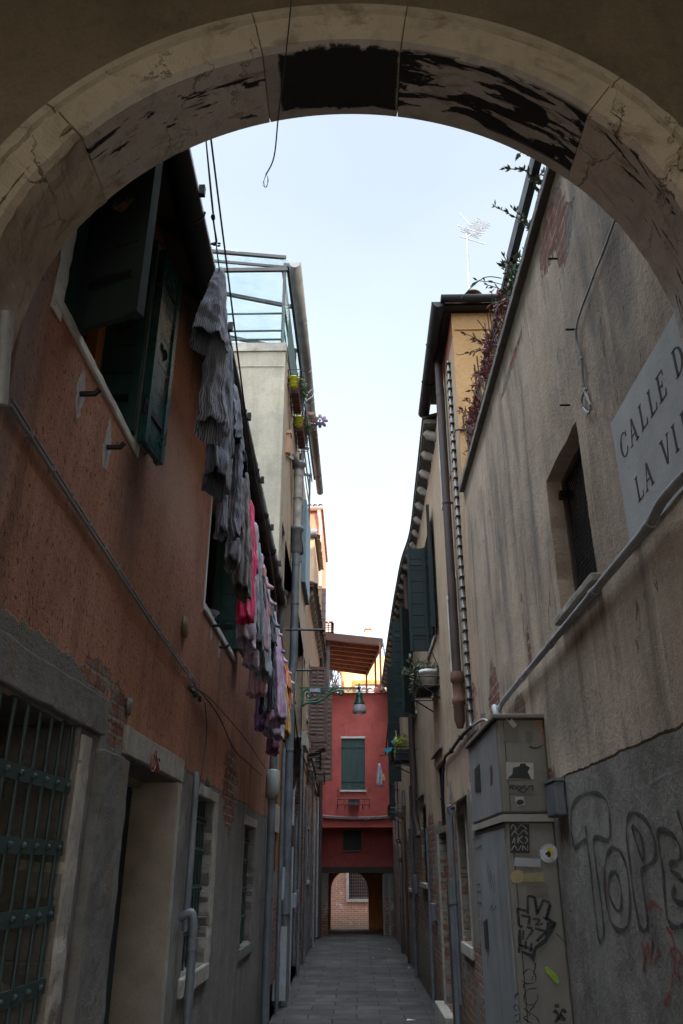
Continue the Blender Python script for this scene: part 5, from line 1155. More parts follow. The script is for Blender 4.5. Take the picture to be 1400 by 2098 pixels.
for k in range(27):
    y = 9.43+k*.56
    if y > 25: break
    p = evp(y); b = MB(); b.hexa([(p.x+.02, y-.1, 7.02), (XR, y-.1, 6.9), (XR, y-.1, 7.04), (p.x+.02, y-.1, 7.06)], [(p.x+.02, y+.1, 7.02), (XR, y+.1, 6.9), (XR, y+.1, 7.04), (p.x+.02, y+.1, 7.06)]); b.build('eave_board', M['dark_wood'], rc)
for i, (u0, u1, v0, v1) in enumerate([(8.02, 8.86, 3.43, 4.60), (8.0, 8.82, 5.82, 7.02)]):
    win(rc, 'window', u0, u1, v0, v1, xf=XR, sgn=1, depth=.27, sill=(.015, .05), fm='white_plaster', band=.055)
wB = win(rc, 'window', 10.35, 11.5, 4.62, 6.3, xf=XR, sgn=1, depth=.25, sill=(.03, .07), fm='istrian')
shutter('shutter', (XR-.015, 11.30, 0), (-1, 0, 0), .27, 4.62, 6.22, M['green_dark'], wB, boards=9, flip=1)
shutter('shutter', (XR-.02, 10.35, 0), (-.10, -1, 0), .42, 4.60, 6.34, M['green_dark'], wB, boards=9, flip=-1)
shutter('shutter', (XR+.10, 11.32, 0), (-1, 0, 0), .13, 4.64, 6.24, M['green_dark'], wB, boards=9, flip=1)
wC = win(rc, 'window', 14.2, 15.6, 4.3, 6.25, xf=XR, sgn=1, depth=.25, sill=(.03, .07), fm='istrian')
shutter('shutter', (XR-.03, 14.6, 0), (-1, .05, 0), .36, 4.25, 6.05, M['green_dark'], wC, boards=9, flip=1)
shutter('shutter', (XR-.03, 14.3, 0), (-.5, -.9, 0), .42, 4.25, 6.15, M['green_dark'], wC, boards=9, flip=-1)
wD = win(rc, 'window', 18.6, 19.4, 4.2, 6.0, xf=XR, sgn=1, depth=.25, sill=(.03, .07), fm='istrian')
shutter('shutter', (XR-.02, 19.4, 0), (-1, 0, 0), .28, 3.6, 6.3, M['green_dark'], wD, boards=8, flip=1)
shutter('shutter', (XR-.02, 22.2, 0), (-1, 0, 0), .18, 2.9, 5.3, M['green_dark'], rc, boards=8, flip=1)
wE = win(rc, 'window', 8.5, 9.12, 1.08, 2.26, xf=XR, sgn=1, depth=.12, sill=(.03, .11), fm='istrian', glass=False)
b = MB()
for k in range(22): z = 1.12+k*.05; b.hexa([(XR+.07, 8.52, z), (XR+.10, 8.52, z+.03), (XR+.105, 8.52, z+.035), (XR+.075, 8.52, z+.005)], [(XR+.07, 9.10, z), (XR+.10, 9.10, z+.03), (XR+.105, 9.10, z+.035), (XR+.075, 9.10, z+.005)])
b.build('blind', M['dark_wood'], wE)
b = MB(); b.plate(rag(8.42, 9.22, 1.0, 2.34, .004), [rect(8.499, 9.121, 1.079, 2.261)], fR(XR-.008), .0078); b.build('surround', M['istrian'], wE)
b = MB(); b.hexa([(XR, 8.3, 2.40), (XR-.10, 8.3, 2.34), (XR-.10, 8.3, 2.36), (XR, 8.3, 2.42)], [(XR, 9.2, 2.40), (XR-.10, 9.2, 2.34), (XR-.10, 9.2, 2.36), (XR, 9.2, 2.42)]); b.build('window_hood', M['dark_wood'], wE)
win(rc, 'window', 10.35, 11.28, 2.24, 3.0, xf=XR, sgn=1, depth=.2, fm='istrian', gr=(6, .05, 'black_metal'), hz=(2.6,))
b = MB(); b.box(XR+.22, XR+.26, 10.35, 11.28, .25, 2.17)
for k in range(4): b.box(XR+.20, XR+.219, 10.38+k*.23, 10.38+k*.23+.2, .3, 2.12)
b.build('door', M['dark_wood'], rc)
b = MB(); b.box(XR-.02, XR+.3, 11.285, 11.40, .0, 2.17); b.build('door_jamb', M['istrian'], rc)
b = MB(); b.box(XR-.12, XR+.2, 10.3, 11.6, 0, .24); b.build('doorstep', M['istrian'], rc)
win(rc, 'window', 13.15, 14.3, 1.55, 2.68, xf=XR, sgn=1, depth=.2, sill=(.05, .08), fm='istrian', gr=(6, .05, 'black_metal'), hz=(2.0, 2.4))
b = MB(); b.hexa([(XR, 13.4, 2.84), (XR-.05, 13.4, 2.82), (XR-.05, 13.4, 2.84), (XR, 13.4, 2.86)], [(XR, 14.5, 2.84), (XR-.05, 14.5, 2.82), (XR-.05, 14.5, 2.84), (XR, 14.5, 2.86)]); b.build('drip_ledge', M['grey_trim'], rc)
b = MB(); b.hexa([(XR, 10.3, 3.14), (XR-.05, 10.3, 3.12), (XR-.05, 10.3, 3.14), (XR, 10.3, 3.16)], [(XR, 11.4, 3.14), (XR-.05, 11.4, 3.12), (XR-.05, 11.4, 3.14), (XR, 11.4, 3.16)]); b.build('drip_ledge', M['grey_trim'], rc)
win(rc, 'window', 17.2, 17.9, 1.4, 2.5, xf=XR, sgn=1, depth=.2, sill=(.03, .07), fm='istrian')
b = MB(); b.box(XR+.2, XR+.25, 20.4, 21.2, .02, 2.1); b.build('door', M['dark_wood'], rc)
pipe_with_clips('downpipe', [(1.03, 7.92, 7.30), (1.03, 7.92, 3.55)], .045, M['brown_pipe'], rc, 1.9, x_wall=XR, label='tall brown drainpipe beside the white conduit')
M['terra_pipe'] = simple('terracotta_pipe_end', (.14,.07,.045), .85, var=.4)
b = MB(); b.lathe((1.03, 7.92, 3.0), [(.03, 0), (.055, .08), (.055, .22), (.066, .24), (.066, .28), (.055, .30), (.055, .44), (.07, .46), (.07, .50), (.062, .55)], 16); b.build('pipe_boot', M['terra_pipe'], rc)
pipe_with_clips('downpipe', [(1.02, 14.6, 6.95), (1.02, 14.6, 2.6), (1.05, 14.6, 2.45), (1.08, 14.5, 2.25)], .055, M['brown_pipe'], rc, 1.8, x_wall=XR, label='brown drainpipe past the dark green shutters')
pipe_with_clips('downpipe', [(1.02, 20.8, 6.95), (1.02, 20.8, 2.4), (1.06, 20.3, 2.2), (1.06, 20.3, .02)], .05, M['brown_pipe'], rc, 1.8, x_wall=XR, label='farthest brown drainpipe near the red house')
b = MB(); P_ = [Vector((1.075, 7.42, 6.95)), Vector((1.075, 7.50, 3.0)), Vector((1.07, 7.48, 2.95))]
b.tube(P_, .014, 8); b.tube([p+Vector((0, .035, 0)) for p in P_[:2]], .009, 8)
for k in range(36): z = 6.9-k*.109; b.box(1.055, XR, 7.40+.0022*k-.012, 7.475+.0022*k, z, z+.012, 1)
b.tube(smooth([(1.07, 7.48, 2.95), (1.07, 7.3, 2.93), (1.06, 6.6, 2.86), (1.06, 6.2, 2.72)]), .012, 8); b.build('clipped_conduit', [M['zinc_light'], M['black_metal']], rc)
b = MB(); b.tube([PY(930,895,7.1), PY(932,882,7.1), PY(940,880,7.09), PY(986,880,7.09)], .012, 8); b.tube([PY(986,880,7.085), PY(986,800,7.085)], .006, 6); b.build('end_conduit', M['brown_pipe'], rc)
b = MB(); b.tube(smooth([PX(965,1490,1.07), PX(945,1510,1.07), PX(925,1538,1.07), PX(910,1560,1.07), PX(908,1640,1.07)]), .018, 7)
for (a, c) in ((945, 1510), (925, 1538), (910, 1560)): b.blob(PX(a, c, 1.07), .03, 0, 6, 5, .2)
b.build('cable_bundle', M['cable'], rc)
for (y, z0, z1, r_, mm) in ((9.35, .5, 2.35, .022, 'grey_pipe'), (9.9, .02, 1.6, .03, 'brown_pipe'), (12.6, .02, 2.3, .02, 'grey_pipe'), (16.0, .02, 3.2, .03, 'grey_pipe'), (18.2, .02, 3.0, .025, 'brown_pipe')):
    pipe_with_clips('conduit', [(1.055, y, z1), (1.055, y, z0)], r_, M[mm], rc, 1.0, x_wall=XR)
b = MB(); b.tube(smooth([(1.06, 9.35, 2.3), (1.04, 9.35, 2.36), (1.1, 9.35, 2.38)]), .03, 8); b.build('vent_elbow', M['grey_pipe'], rc); b = MB(); b.tube([(1.05, 9.6, 1.62), (1.05, 9.6, 1.40)], .04, 10); b.tube([(1.05, 9.6, 1.40), (1.05, 9.6, .02)], .03, 10); b.build('vent_pipe', M['grey_pipe'], rc)
for (y, z, w_, h_) in ((12.1, 1.1, .2, .22), (15.6, 1.35, .25, .3), (18.4, 3.0, .25, .35)):
    b = MB(); b.box(1.03, XR, y, y+w_, z, z+h_); bevel(b.build('junction_box', M['grey_pipe'], rc), .01)
# planters on the right
def basket(b, x0, x1, y0, y1, z0, z1, n=6):
    for z in (z0, (z0+z1)/2, z1): b.tube([(x1, y0, z), (x0, y0, z), (x0, y1, z), (x1, y1, z), (x1, y0, z)], .008, 6)
    for k in range(n+1): y = y0+(y1-y0)*k/n; b.tube([(x1, y, z0), (x0, y, z0), (x0, y, z1)], .006, 5)
    for y in (y0, y1): b.tube([(XR, y, z0-.16), (x0+.05, y, z0)], .010, 6)
wp = thing('window_planter', 'black iron basket with dark trough under the big dark green shutters, right side', 'planter', (.97, 10.8, 3.9))
b = MB(); basket(b, .80, 1.09, 10.2, 11.2, 3.90, 4.14); b.tube(smooth([(1.09, 10.2, 4.14), (1.0, 10.2, 4.34), (.95, 10.2, 4.14)]), .006, 5); b.build('wire_basket', M['black_metal'], wp)
b = MB(); b.box(.85, 1.06, 10.45, 11.1, 3.92, 4.08); b.build('trough', M['dark_wood'], wp)
b = MB(); sprigs(b, (.92, 10.75, 4.08), 40, .34, .06, up=.5, dens=16); leaves(b, (.86, 10.8, 4.05), (.12, .38, .16), 260, .06); b.build('foliage', [M['leaf_pale'], M['stem']], wp)
fp = thing('flower_pot', 'big off white round pot standing in the black iron basket on the right', 'pot', (.99, 10.33, 3.91))
b = MB(); b.lathe((.975, 10.36, 3.925), [(0, 0), (.085, 0), (.10, .06), (.105, .062), (.115, .15), (.125, .152), (.125, .20), (.10, .20), (.095, .16), (0, .15)], 22); b.build('pot_body', M['white_pot'], fp)
b = MB(); sprigs(b, (.96, 10.36, 4.1), 9, .16, .05); b.build('foliage', [M['leaf'], M['stem']], fp)
wp = thing('window_planter', 'small iron planter with yellow green plant under the farther dark shutters', 'planter', (.95, 15.2, 3.6))
b = MB(); basket(b, .70, 1.08, 14.9, 15.8, 3.55, 3.78); b.box(.76, 1.05, 14.95, 15.7, 3.57, 3.74); b.build('wire_basket', M['black_metal'], wp)
b = MB(); leaves(b, (.85, 15.2, 3.88), (.16, .4, .12), 170, .09); b.build('foliage', M['leaf_yellow'], wp)
b = MB(); basket(b, .78, 1.08, 19.0, 20.4, 2.9, 3.1); b.build('window_basket', M['black_metal'], rc)
# blue garden windmill hanging from the planter, small washing
bw_ = thing('fabric_windmill', 'turquoise fabric windmill with yellow ribbons hanging on the far right side', 'pinwheel', (.83, 15.4, 3.2))
wc = PY(812, 1530, 15.4); M['turq'] = simple('turquoise_fabric', (.02,.28,.42), .6, local=True); M['lime'] = simple('yellow_ribbon', (.42,.45,.10), .7, local=True)
for a, L in ((3.5, .25), (2.0, .16), (.2, .18), (5.1, .12)):
    d = Vector((math.cos(a), 0, math.sin(a))); n_ = Vector((-d.z, 0, d.x)); b = MB(); q = wc
    b.hexa([q-n_*.01+Vector((0,-.01,0)), q+n_*.01+Vector((0,-.01,0)), q+n_*.01, q-n_*.01], [q+d*L-n_*.05, q+d*L*.8+n_*.05, q+d*L*.8+n_*.05+Vector((0, .03, 0)), q+d*L-n_*.05+Vector((0, .03, 0))]); b.build('blade', M['turq'], bw_)
b = MB(); b.tube(smooth([PY(811,1497,15.4), PY(813,1515,15.4), wc, PY(809,1545,15.4), PY(812,1560,15.4)]), .011, 6); leaves(b, wc-Vector((0, 0, .10)), (.07, .05, .07), 26, .09, 0); b.build('ribbon', M['lime'], bw_)
rd = thing('laundry_rod', 'thin rod with small pale cloths hanging in front of the red house, right side', 'rod', (.7, 22, 4))
b = MB(); b.tube([PY(778,1548,21), PY(812,1545,21)], .015, 6); b.tube([PY(797,1475,20), PY(790,1545,20.5)], .02, 6); b.build('pole', M['dark_wood'], rd)
def rag_cloth(name, lab, px0, px1, py0, py1, yy, mat, grp=None, cat='cloth'):
    a0, a1 = PY(px0, py0, yy), PY(px1, py1, yy); b = MB(); n, m = 8, 10; vv = []
    for i in range(n+1):
        for j in range(m+1):
            s = i/n; t_ = j/m; wd = .35+.65*min(1, s*2.2); x = (a0.x+a1.x)/2+(t_-.5)*(a1.x-a0.x)*wd; vv.append((x, yy+.05*math.sin(t_*11+s*2)*(.3+s), a0.z+(a1.z-a0.z)*s+.02*math.sin(t_*7)*s))
    b.add(vv, [(i*(m+1)+j, i*(m+1)+j+1, (i+1)*(m+1)+j+1, (i+1)*(m+1)+j) for i in range(n) for j in range(m)], 0, True)
    o = b.build(name, mat); so_ = o.modifiers.new('thickness', 'SOLIDIFY'); so_.thickness = .006; setp(o, lab, cat, grp); return o
rag_cloth('hanging_cloth', 'pale lilac cloth hanging from the thin rod before the red wall', 772, 784, 1564, 1612, 21, fabric('pale_lilac_cloth', (.38,.33,.42)))
rag_cloth('small_towel', 'small yellow towel beside the pale lilac hanging cloth', 783, 789, 1586, 1602, 20.6, fabric('yellow_cloth', (.45,.33,.08)))
# TV antenna
an = thing('tv_antenna', 'white television aerial on a thin mast above the orange walled house', 'antenna', (1.52, 8.2, 7.6))
M['antenna'] = simple('pale_aluminium', (.75,.75,.75), .5, .2, dirt=.1)
m0, m1 = PY(963, 625, 8.2), PY(957, 487, 8.2)
b = MB(); b.tube([(m0.x, 8.2, 7.6), m0, m1, m1+Vector((-.002, 0, .08))], .013, 8); b.build('mast', M['antenna'], an)
e1 = PY(1000, 418, 8.2)+Vector((0, .35, 0)); b = MB(); b.tube([m1, e1], .009, 8); b.build('boom', M['antenna'], an)
bd = (e1-m1).normalized(); pr = Vector((0, 1, 0)).cross(bd).normalized()
pr = (Vector((.96, 0, -.28))+Vector((0,.25,0))).normalized()
for k in range(16):
    q = m1.lerp(e1, .18+.8*k/15); L = .085+.05*(k % 3 == 0)-.002*k
    b = MB(); b.tube([q-pr*L, q+pr*L], .006, 5); b.tube([q-pr*L+Vector((0, 0, .04)), q+pr*L+Vector((0, 0, .04))], .005, 5); b.build('element', M['antenna'], an)
for (px, py, qx, qy) in ((937, 462, 989, 479), (941, 484, 993, 500), (942, 437, 965, 462)):
    b = MB(); b.tube([PY(px, py, 8.2), PY(qx, qy, 8.2)], .007, 6); b.build('reflector', M['antenna'], an)
# ------------------------------------------------------------------ utility cabinet
uc = thing('utility_cabinet', 'tall two tier grey beige utility cabinet covered with stickers and graffiti tags', 'cabinet', (.97, 5.4, 0))
t = NT('cabinet_paint'); n_ = t.noise(t.pos, 4, 6, .65); n2 = t.noise(t.pos, 18, 5, .7); S = t.sep(t.pos)
st = t.noise(t.comb(t.m('MULTIPLY', S[0], 16), t.m('MULTIPLY', S[1], 16), t.m('MULTIPLY', S[2], 1.2)), 1, 4)
c = t.mix(t.rng(n_, .35, .65), (.125,.11,.09), (.165,.147,.12)); c = t.mix(t.rng(st, .52, .7, 0, .6), c, (.10,.095,.085)); c = t.mix(t.rng(n2, .62, .68, 0, .5), c, (.08,.07,.06)); t.bump(n2, .15, .003); M['cab'] = t.out(c, .6)
CY0, CY1, CX = 4.72, 5.98, .83
b = MB(); b.box(CX, 1.099, CY0, CY1, .0, 1.985); bevel(b.build('lower_case', M['cab'], uc), .012)
b = MB(); b.box(CX-.004, 1.099, CY0-.004, CY1, 2.032, 2.545); bevel(b.build('upper_case', M['cab'], uc), .012)
b = MB(); b.hexa([(CX-.015, CY0-.015, 1.988), (1.098, CY0-.015, 1.988), (1.098, CY1+.01, 1.988), (CX-.015, CY1+.01, 1.988)], [(CX-.006, CY0-.006, 2.028), (1.098, CY0-.006, 2.028), (1.098, CY1+.01, 2.028), (CX-.006, CY1+.01, 2.028)]); b.build('middle_flange', M['cab'], uc)
b = MB(); b.box(CX-.025, 1.115, CY0-.025, CY1+.02, 2.548, 2.575); bevel(b.build('top_cap', M['cab'], uc), .006)
b = MB(); b.box(CX-.012, 1.09, CY0-.002, CY1, 2.5455, 2.5475)
for (z0, z1) in ((.05, 1.98), (2.04, 2.54)): b.box(CX+.033, CX+.037, CY0-.0055, CY0+.01, z0, z1)
b.build('door_seam', M['black_metal'], uc)
cfn = lambda u, v: (u, CY0-.0065, v)
def cp(x, y): q = PY(940+x/3.0066, 1400+y/3.0066, CY0-.006); return (q.x, q.z)
def decal(name, pts, mat, w0=0, par=uc, holes=()):
    b = MB(); b.plate([cp(*p) for p in pts], [[cp(*p) for p in h] for h in holes], lambda u, v, w_: (u, CY0-.0052-w0-w_, v), .0012); return b.build(name, mat, par)
M['blackp'] = simple('black_paint', (.012,.012,.012), .7); M['stk_white'] = simple('white_sticker', (.42,.42,.42), .6, dirt=.3); M['stk_pale'] = simple('faded_sticker', (.33,.31,.27), .7); M['stk_dark'] = simple('torn_grey_sticker', (.12,.105,.085), .8)
decal('sticker', [(288,215),(312,200),(360,255),(338,278)], M['stk_white'], label_ := 0) if False else decal('sticker', [(288,215),(312,200),(360,255),(338,278)], M['stk_white'])
decal('sticker_print', [(296,214),(308,206),(322,222),(310,232)], M['blackp'], .0014)
decal('poster', [(292,485),(460,490),(462,590),(296,592)], M['stk_pale']); decal('poster_print', [(300,586),(330,560),(335,520),(375,510),(378,495),(410,492),(415,505),(440,520),(425,545),(446,588)], M['blackp'], .0014)
decal('sticker', [(303,622),(470,628),(472,682),(306,680)], M['stk_dark'])
b = MB()
for s_ in ([(312,632),(335,650)], [(315,632),(315,652)], [(335,630),(335,655)], [(345,655),(370,632),(395,655)], [(365,668),(390,640),(412,632)], [(345,632),(385,668),(408,668),(440,632)], [(400,640),(425,655)], [(455,628),(455,658)], [(430,635),(457,632)], [(312,630),(345,630)]): stroke(b, [cp(*p) for p in s_], .006, lambda u, v: (u, CY0-.0074, v), 2)
b.build('sticker_print', M['blackp'], uc)
decal('sticker', [(345,700),(398,696),(410,750),(362,758)], M['stk_pale']); decal('sticker_print', [(355,730),(365,718),(390,716),(402,728),(398,742),(375,750),(360,744)], M['blackp'], .0014)
decal('sticker', [(412,295),(440,290),(460,310),(455,350),(440,370),(415,355)], M['stk_dark']); decal('sticker', [(278,270),(368,272),(372,358),(282,355)], M['stk_dark'])
o = decal('stencil_sticker', [(310,860),(435,868),(437,1047),(320,1045)], M['blackp'], 0)
b = MB()
for s_ in ([(320,900),(335,870),(360,900),(385,870),(420,900)], [(350,880),(350,920)], [(325,940),(345,910),(370,935),(400,905),(425,930)], [(330,985),(345,950),(345,990)], [(365,940),(365,985)], [(395,940),(372,962),(400,988)], [(410,945),(425,965),(408,988)], [(325,1030),(345,1000),(365,1030),(385,998)], [(395,1030),(395,1000),(424,1030),(424,1000)]): stroke(b, [cp(*p) for p in s_], .0065, lambda u, v: (u, CY0-.0074, v), 3)
b.build('stencil_print', simple('stencil_gap', (.22,.195,.15), .7), uc)
def disc(cx, cy, rx, ry, n=24): return [(cx+rx*math.cos(2*PI*k/n), cy+ry*math.sin(2*PI*k/n)) for k in range(n)]
decal('round_sticker', disc(555, 1046, 57, 58), M['stk_white']); decal('crest', [(545,1015),(565,1010),(582,1035),(582,1065),(568,1075),(570,1045),(548,1035)], simple('yellow_print', (.5,.38,.02), .6), .0014); decal('helmet', [(535,1045),(555,1032),(568,1045),(566,1068),(545,1072),(548,1058),(535,1060)], M['blackp'], .0016)
def text_mb(txt, size, fn, mat, par, name='lettering'):
    cu_ = bpy.data.curves.new('t', 'FONT'); cu_.body = txt; cu_.size = size; ob = bpy.data.objects.new('t', cu_); COL.objects.link(ob)
    bpy.context.view_layer.update(); me = bpy.data.meshes.new_from_object(ob.evaluated_get(bpy.context.evaluated_depsgraph_get()))
    b = MB(); b.add([fn(v.co.x, v.co.y) for v in me.vertices], [tuple(p.vertices) for p in me.polygons]); bpy.data.objects.remove(ob); bpy.data.meshes.remove(me); return b.build(name, mat, par)
for i, ch in enumerate('SV Sparta'):
    if ch == ' ': continue
    a = math.radians(205-i*17); c_ = Vector(cp(555+46*math.cos(a), 1046-46*math.sin(a))); th = a-PI/2
    text_mb(ch, .016, lambda u, v, c_=c_, th=th: (c_.x+u*math.cos(th)-v*math.sin(th), CY0-.0082, c_.y+u*math.sin(th)+v*math.cos(th)), M['blackp'], uc, 'sticker_letter')
for i, ch in enumerate('RUGBY'):
    a = math.radians(240+i*17); c_ = Vector(cp(555+52*math.cos(a), 1046-52*math.sin(a))); th = a+PI/2
    text_mb(ch, .014, lambda u, v, c_=c_, th=th: (c_.x+u*math.cos(th)-v*math.sin(th), CY0-.0082, c_.y+u*math.sin(th)+v*math.cos(th)), M['blackp'], uc, 'sticker_letter')
decal('sticker', [(345,1072),(505,1082),(505,1132),(342,1125)], simple('grey_tape', (.26,.26,.27), .6)); decal('round_sticker', disc(362, 1192, 41, 42), simple('orange_faded_sticker', (.30,.22,.10), .7)); decal('sticker', [(422,1245),(552,1248),(556,1302),(425,1298)], M['stk_dark']); decal('sticker', [(405,1170),(520,1165),(525,1220),(410,1225)], simple('yellow_residue', (.22,.19,.09), .8))
decal('green_paint_mark', [(530,1750),(545,1742),(575,1770),(600,1790),(622,1835),(610,1852),(590,1838),(560,1800),(540,1780)], simple('lime_paint', (.20,.30,.02), .6))
b = MB()
for s_ in ([(470,255),(480,232),(500,235),(508,255),(495,270),(475,268),(468,252)], [(485,250),(500,262)], [(505,270),(512,290),(500,310),(508,325)], [(495,330),(518,322)], [(500,318),(515,335)]): stroke(b, [cp(*p) for p in s_], .005, lambda u, v: (u, CY0-.0066, v), 3)
b.build('orange_doodle', simple('orange_marker', (.50,.16,.05), .7), uc)
b = MB()
BL = [[(425,1310),(425,1420)], [(425,1310),(470,1318)], [(470,1318),(490,1420)], [(490,1410),(520,1340)], [(515,1335),(562,1352)], [(562,1352),(535,1460)], [(355,1388),(425,1405)], [(360,1390),(372,1495)], [(372,1495),(395,1500)], [(385,1430),(440,1440)], [(440,1440),(430,1490)], [(455,1450),(500,1460),(470,1490),(520,1480)], [(520,1440),(600,1480)], [(600,1480),(560,1510)], [(375,1520),(372,1600)], [(400,1520),(395,1580)], [(420,1500),(455,1520),(415,1580)], [(470,1510),(540,1530)], [(540,1530),(480,1590)], [(370,1610),(460,1640)], [(378,1580),(370,1660)], [(415,1585),(408,1640)], [(450,1600),(440,1655)]]
for s_ in BL: stroke(b, [cp(*p) for p in s_], .013, cfn, 3)
b.build('graffiti_tag', M['spray_black'], uc)
decal('graffiti_block', [(545,1470),(575,1465),(600,1480),(598,1500),(540,1600),(480,1640),(465,1720),(440,1690),(380,1655),(395,1648),(450,1665),(470,1620),(530,1570)], M['blackp'], 0)
decal('graffiti_block', [(470,1325),(492,1420),(475,1430),(462,1330)], M['blackp'], 0); decal('graffiti_block', [(555,1360),(575,1365),(555,1440),(575,1460),(535,1455)], M['blackp'], 0)
b = MB()
for s_ in ([(475,1720),(465,1780),(450,1830)], [(395,1790),(430,1760),(470,1790),(470,1840),(420,1850),(385,1830)], [(400,1850),(400,1880)], [(480,1880),(430,1885),(405,1920),(410,1970),(460,1980),(488,1940),(485,1920)], [(400,2000),(440,2040),(400,2060),(450,2095)], [(470,1985),(440,2020),(480,2060),(500,2095)], [(345,1935),(370,1905),(350,1920),(355,1950)], [(340,1990),(360,1980),(370,2010),(345,2010),(340,1990)], [(345,2050),(375,2040),(370,2080),(350,2085)], [(600,1540),(640,1580),(670,1620)]): stroke(b, [cp(*p) for p in s_], .006, cfn, 5)
b.build('marker_tag', M['spray_black'], uc)
b = MB()
for s_ in ([(590,1990),(620,1985)], [(585,2030),(600,2020),(620,2050),(640,2010),(660,2030)], [(600,2060),(660,2070)], [(590,2090),(640,2040)]): stroke(b, [cp(*p) for p in s_], .016, cfn, 3)
b.build('smudge', M['spray_black'], uc); b = MB(); stroke(b, [cp(*p) for p in ((435,390),(480,400),(520,380))], .010, cfn, 3); b.build('smudge', M['spray_black'], uc)
t = NT('cabinet_side_paint'); S = t.sep(t.pos); n_ = t.noise(t.pos, 3, 6, .65); st = t.noise(t.comb(t.m('MULTIPLY', S[1], 9), t.m('MULTIPLY', S[2], .9), 0.), 1, 5)
c = t.mix(t.rng(n_, .35, .65), (.17,.168,.168), (.23,.228,.228)); c = t.mix(t.rng(st, .5, .68, 0, .6), c, (.10,.10,.105)); t.bump(n_, .1, .003); M['cab_side'] = t.out(c, .6)
for (z0, z1) in ((.05, 1.955), (2.045, 2.535)):
    b = MB(); b.box(CX-.0048, CX+.002, CY0+.05, CY1-.03, z0, z1); b.build('side_door', M['cab_side'], uc)
# marks on the alley side of the cabinet
sfn = lambda u, v: (CX-.0095, u, v)
def sp(x, y): q = PX(940+x/3.0066, 1400+y/3.0066, CX); return (q.y, q.z)
def sdec(name, pts, mat): b = MB(); b.plate([sp(*p) for p in pts], [], lambda u, v, w_: (CX-.0075-w_, u, v), .0012); return b.build(name, mat, uc)
sdec('torn_poster', [(105,530),(135,495),(143,670),(128,662),(108,668)], M['blackp']); sdec('torn_poster', [(200,520),(212,500),(213,600),(205,630)], simple('rust_mark', (.10,.04,.035), .8)); sdec('torn_poster', [(160,1470),(183,1450),(194,1635),(172,1636)], M['blackp'])
b = MB()
for s_ in ([(183,1100),(195,1230)], [(195,1120),(210,1260)], [(205,1150),(232,1290)], [(225,1170),(235,1250)], [(95,970),(120,940),(150,930)], [(110,1020),(150,1000)], [(120,1240),(140,1240)], [(118,1290),(145,1280)], [(125,1350),(150,1355)], [(200,1400),(215,1370),(225,1400),(240,1370)]): stroke(b, [sp(*p) for p in s_], .012, sfn, 3)
b.build('marker_tag', M['spray_black'], uc)
b = MB()
for s_ in ([(155,1420),(150,1500),(160,1560)], [(185,1640),(190,1780)], [(175,1640),(195,1650)]): stroke(b, [sp(*p) for p in s_], .012, sfn, 3)
b.build('red_marker', M['spray_red'], uc)
b = MB(); b.tube([(1.0, 5.78, 2.70), (1.0, 5.78, 2.576)], .045, 14); b.tube(smooth([(1.0, 5.72, 2.60), (1.0, 5.70, 2.72), (1.0, 5.74, 2.80), (1.02, 5.85, 2.80)]), .022, 10); b.build('cable_gland', M['pale_pipe'], uc)
# unseen block added behind the right-hand fronts to keep sun off the alley
bk = thing('added_shade_block', 'tall plain unseen block added behind the right hand roofs to shade the alley', 'building', (7, 9, 0))
b = MB(); b.box(4.4, 11, -6.9, 24.2, 0, 14.85); b.build('wall', M['tan_wall'], bk)
b = MB(); b.hexa([(4.35, -7, 14.86), (11.3, -7, 14.86), (8, -7, 15.6), (7, -7, 15.6)], [(4.35, 24.4, 14.86), (11.3, 24.4, 14.86), (8, 24.4, 15.6), (7, 24.4, 15.6)]); b.build('roof', M['tile'], bk)
# the two street fronts go on beyond the red house
sd_ = thing('side_house', 'rendered house front between the alley end and the canal on the right', 'building', (3.5, 27, 0))
b = MB(); b.box(1.31, 6, 25.61, 28.5, 0, 6.6); b.build('wall', M['tan_wall'], sd_)
sd_ = thing('side_house', 'rendered house front between the alley end and the canal on the left', 'building', (-3.5, 27, 0))
b = MB(); b.box(-6, -1.31, 25.61, 28.5, 0, 6.6); b.build('wall', M['tan_wall'], sd_)
#PART7
# ------------------------------------------------------------------ street lamp
M['lamp_green'] = simple('green_lamp_paint', (.015,.10,.055), .4, .1)
lp = thing('street_lamp', 'green wrought iron bracket lamp with frosted glass bell hanging across the alley', 'street lamp', (-1.1, 16.45, 4.7))
LYY = 16.45
def lpt(px, py): q = PY(px, py, LYY); return (q.x, q.z)
def ribbon(name, pts, r, mat=None, k=5):
    b = MB(); P_ = smooth([(lpt(*p)[0], LYY, lpt(*p)[1]) for p in pts], k); b.tube(P_, r, 8); return b.build(name, mat or M['lamp_green'], lp)
def c4(x, y): return (600+x/5.385, 1370+y/5.385)
b = MB(); q0, q1 = lpt(*c4(98, 213)), lpt(*c4(735, 213)); b.bar((q0[0]-.04, LYY, q0[1]), (q1[0], LYY, q1[1]), .03, .03); b.build('arm', M['lamp_green'], lp)
b = MB(); q2 = lpt(*c4(115, 400)); b.box(-1.10, q0[0]+.03, LYY-.02, LYY+.02, q2[1]-.02, q0[1]+.03); b.build('wall_plate', M['lamp_green'], lp)
ribbon('scroll', [c4(*p) for p in ((125,395),(180,375),(260,370),(330,340),(420,270),(480,245),(540,240),(560,260),(545,285),(520,280),(518,262),(530,258))], .022)
ribbon('scroll', [c4(*p) for p in ((125,395),(110,340),(120,260),(160,230),(200,245),(215,290),(190,320),(160,315),(150,285),(170,268),(185,285))], .018)
ribbon('scroll', [c4(*p) for p in ((150,345),(220,350),(290,320),(330,260),(370,235),(400,250),(392,272),(372,270))], .014)
ribbon('scroll', [c4(*p) for p in ((230,260),(250,235),(280,250),(275,290),(240,320))], .012)
ribbon('scroll', [c4(*p) for p in ((400,262),(430,230),(470,228),(500,245))], .012)
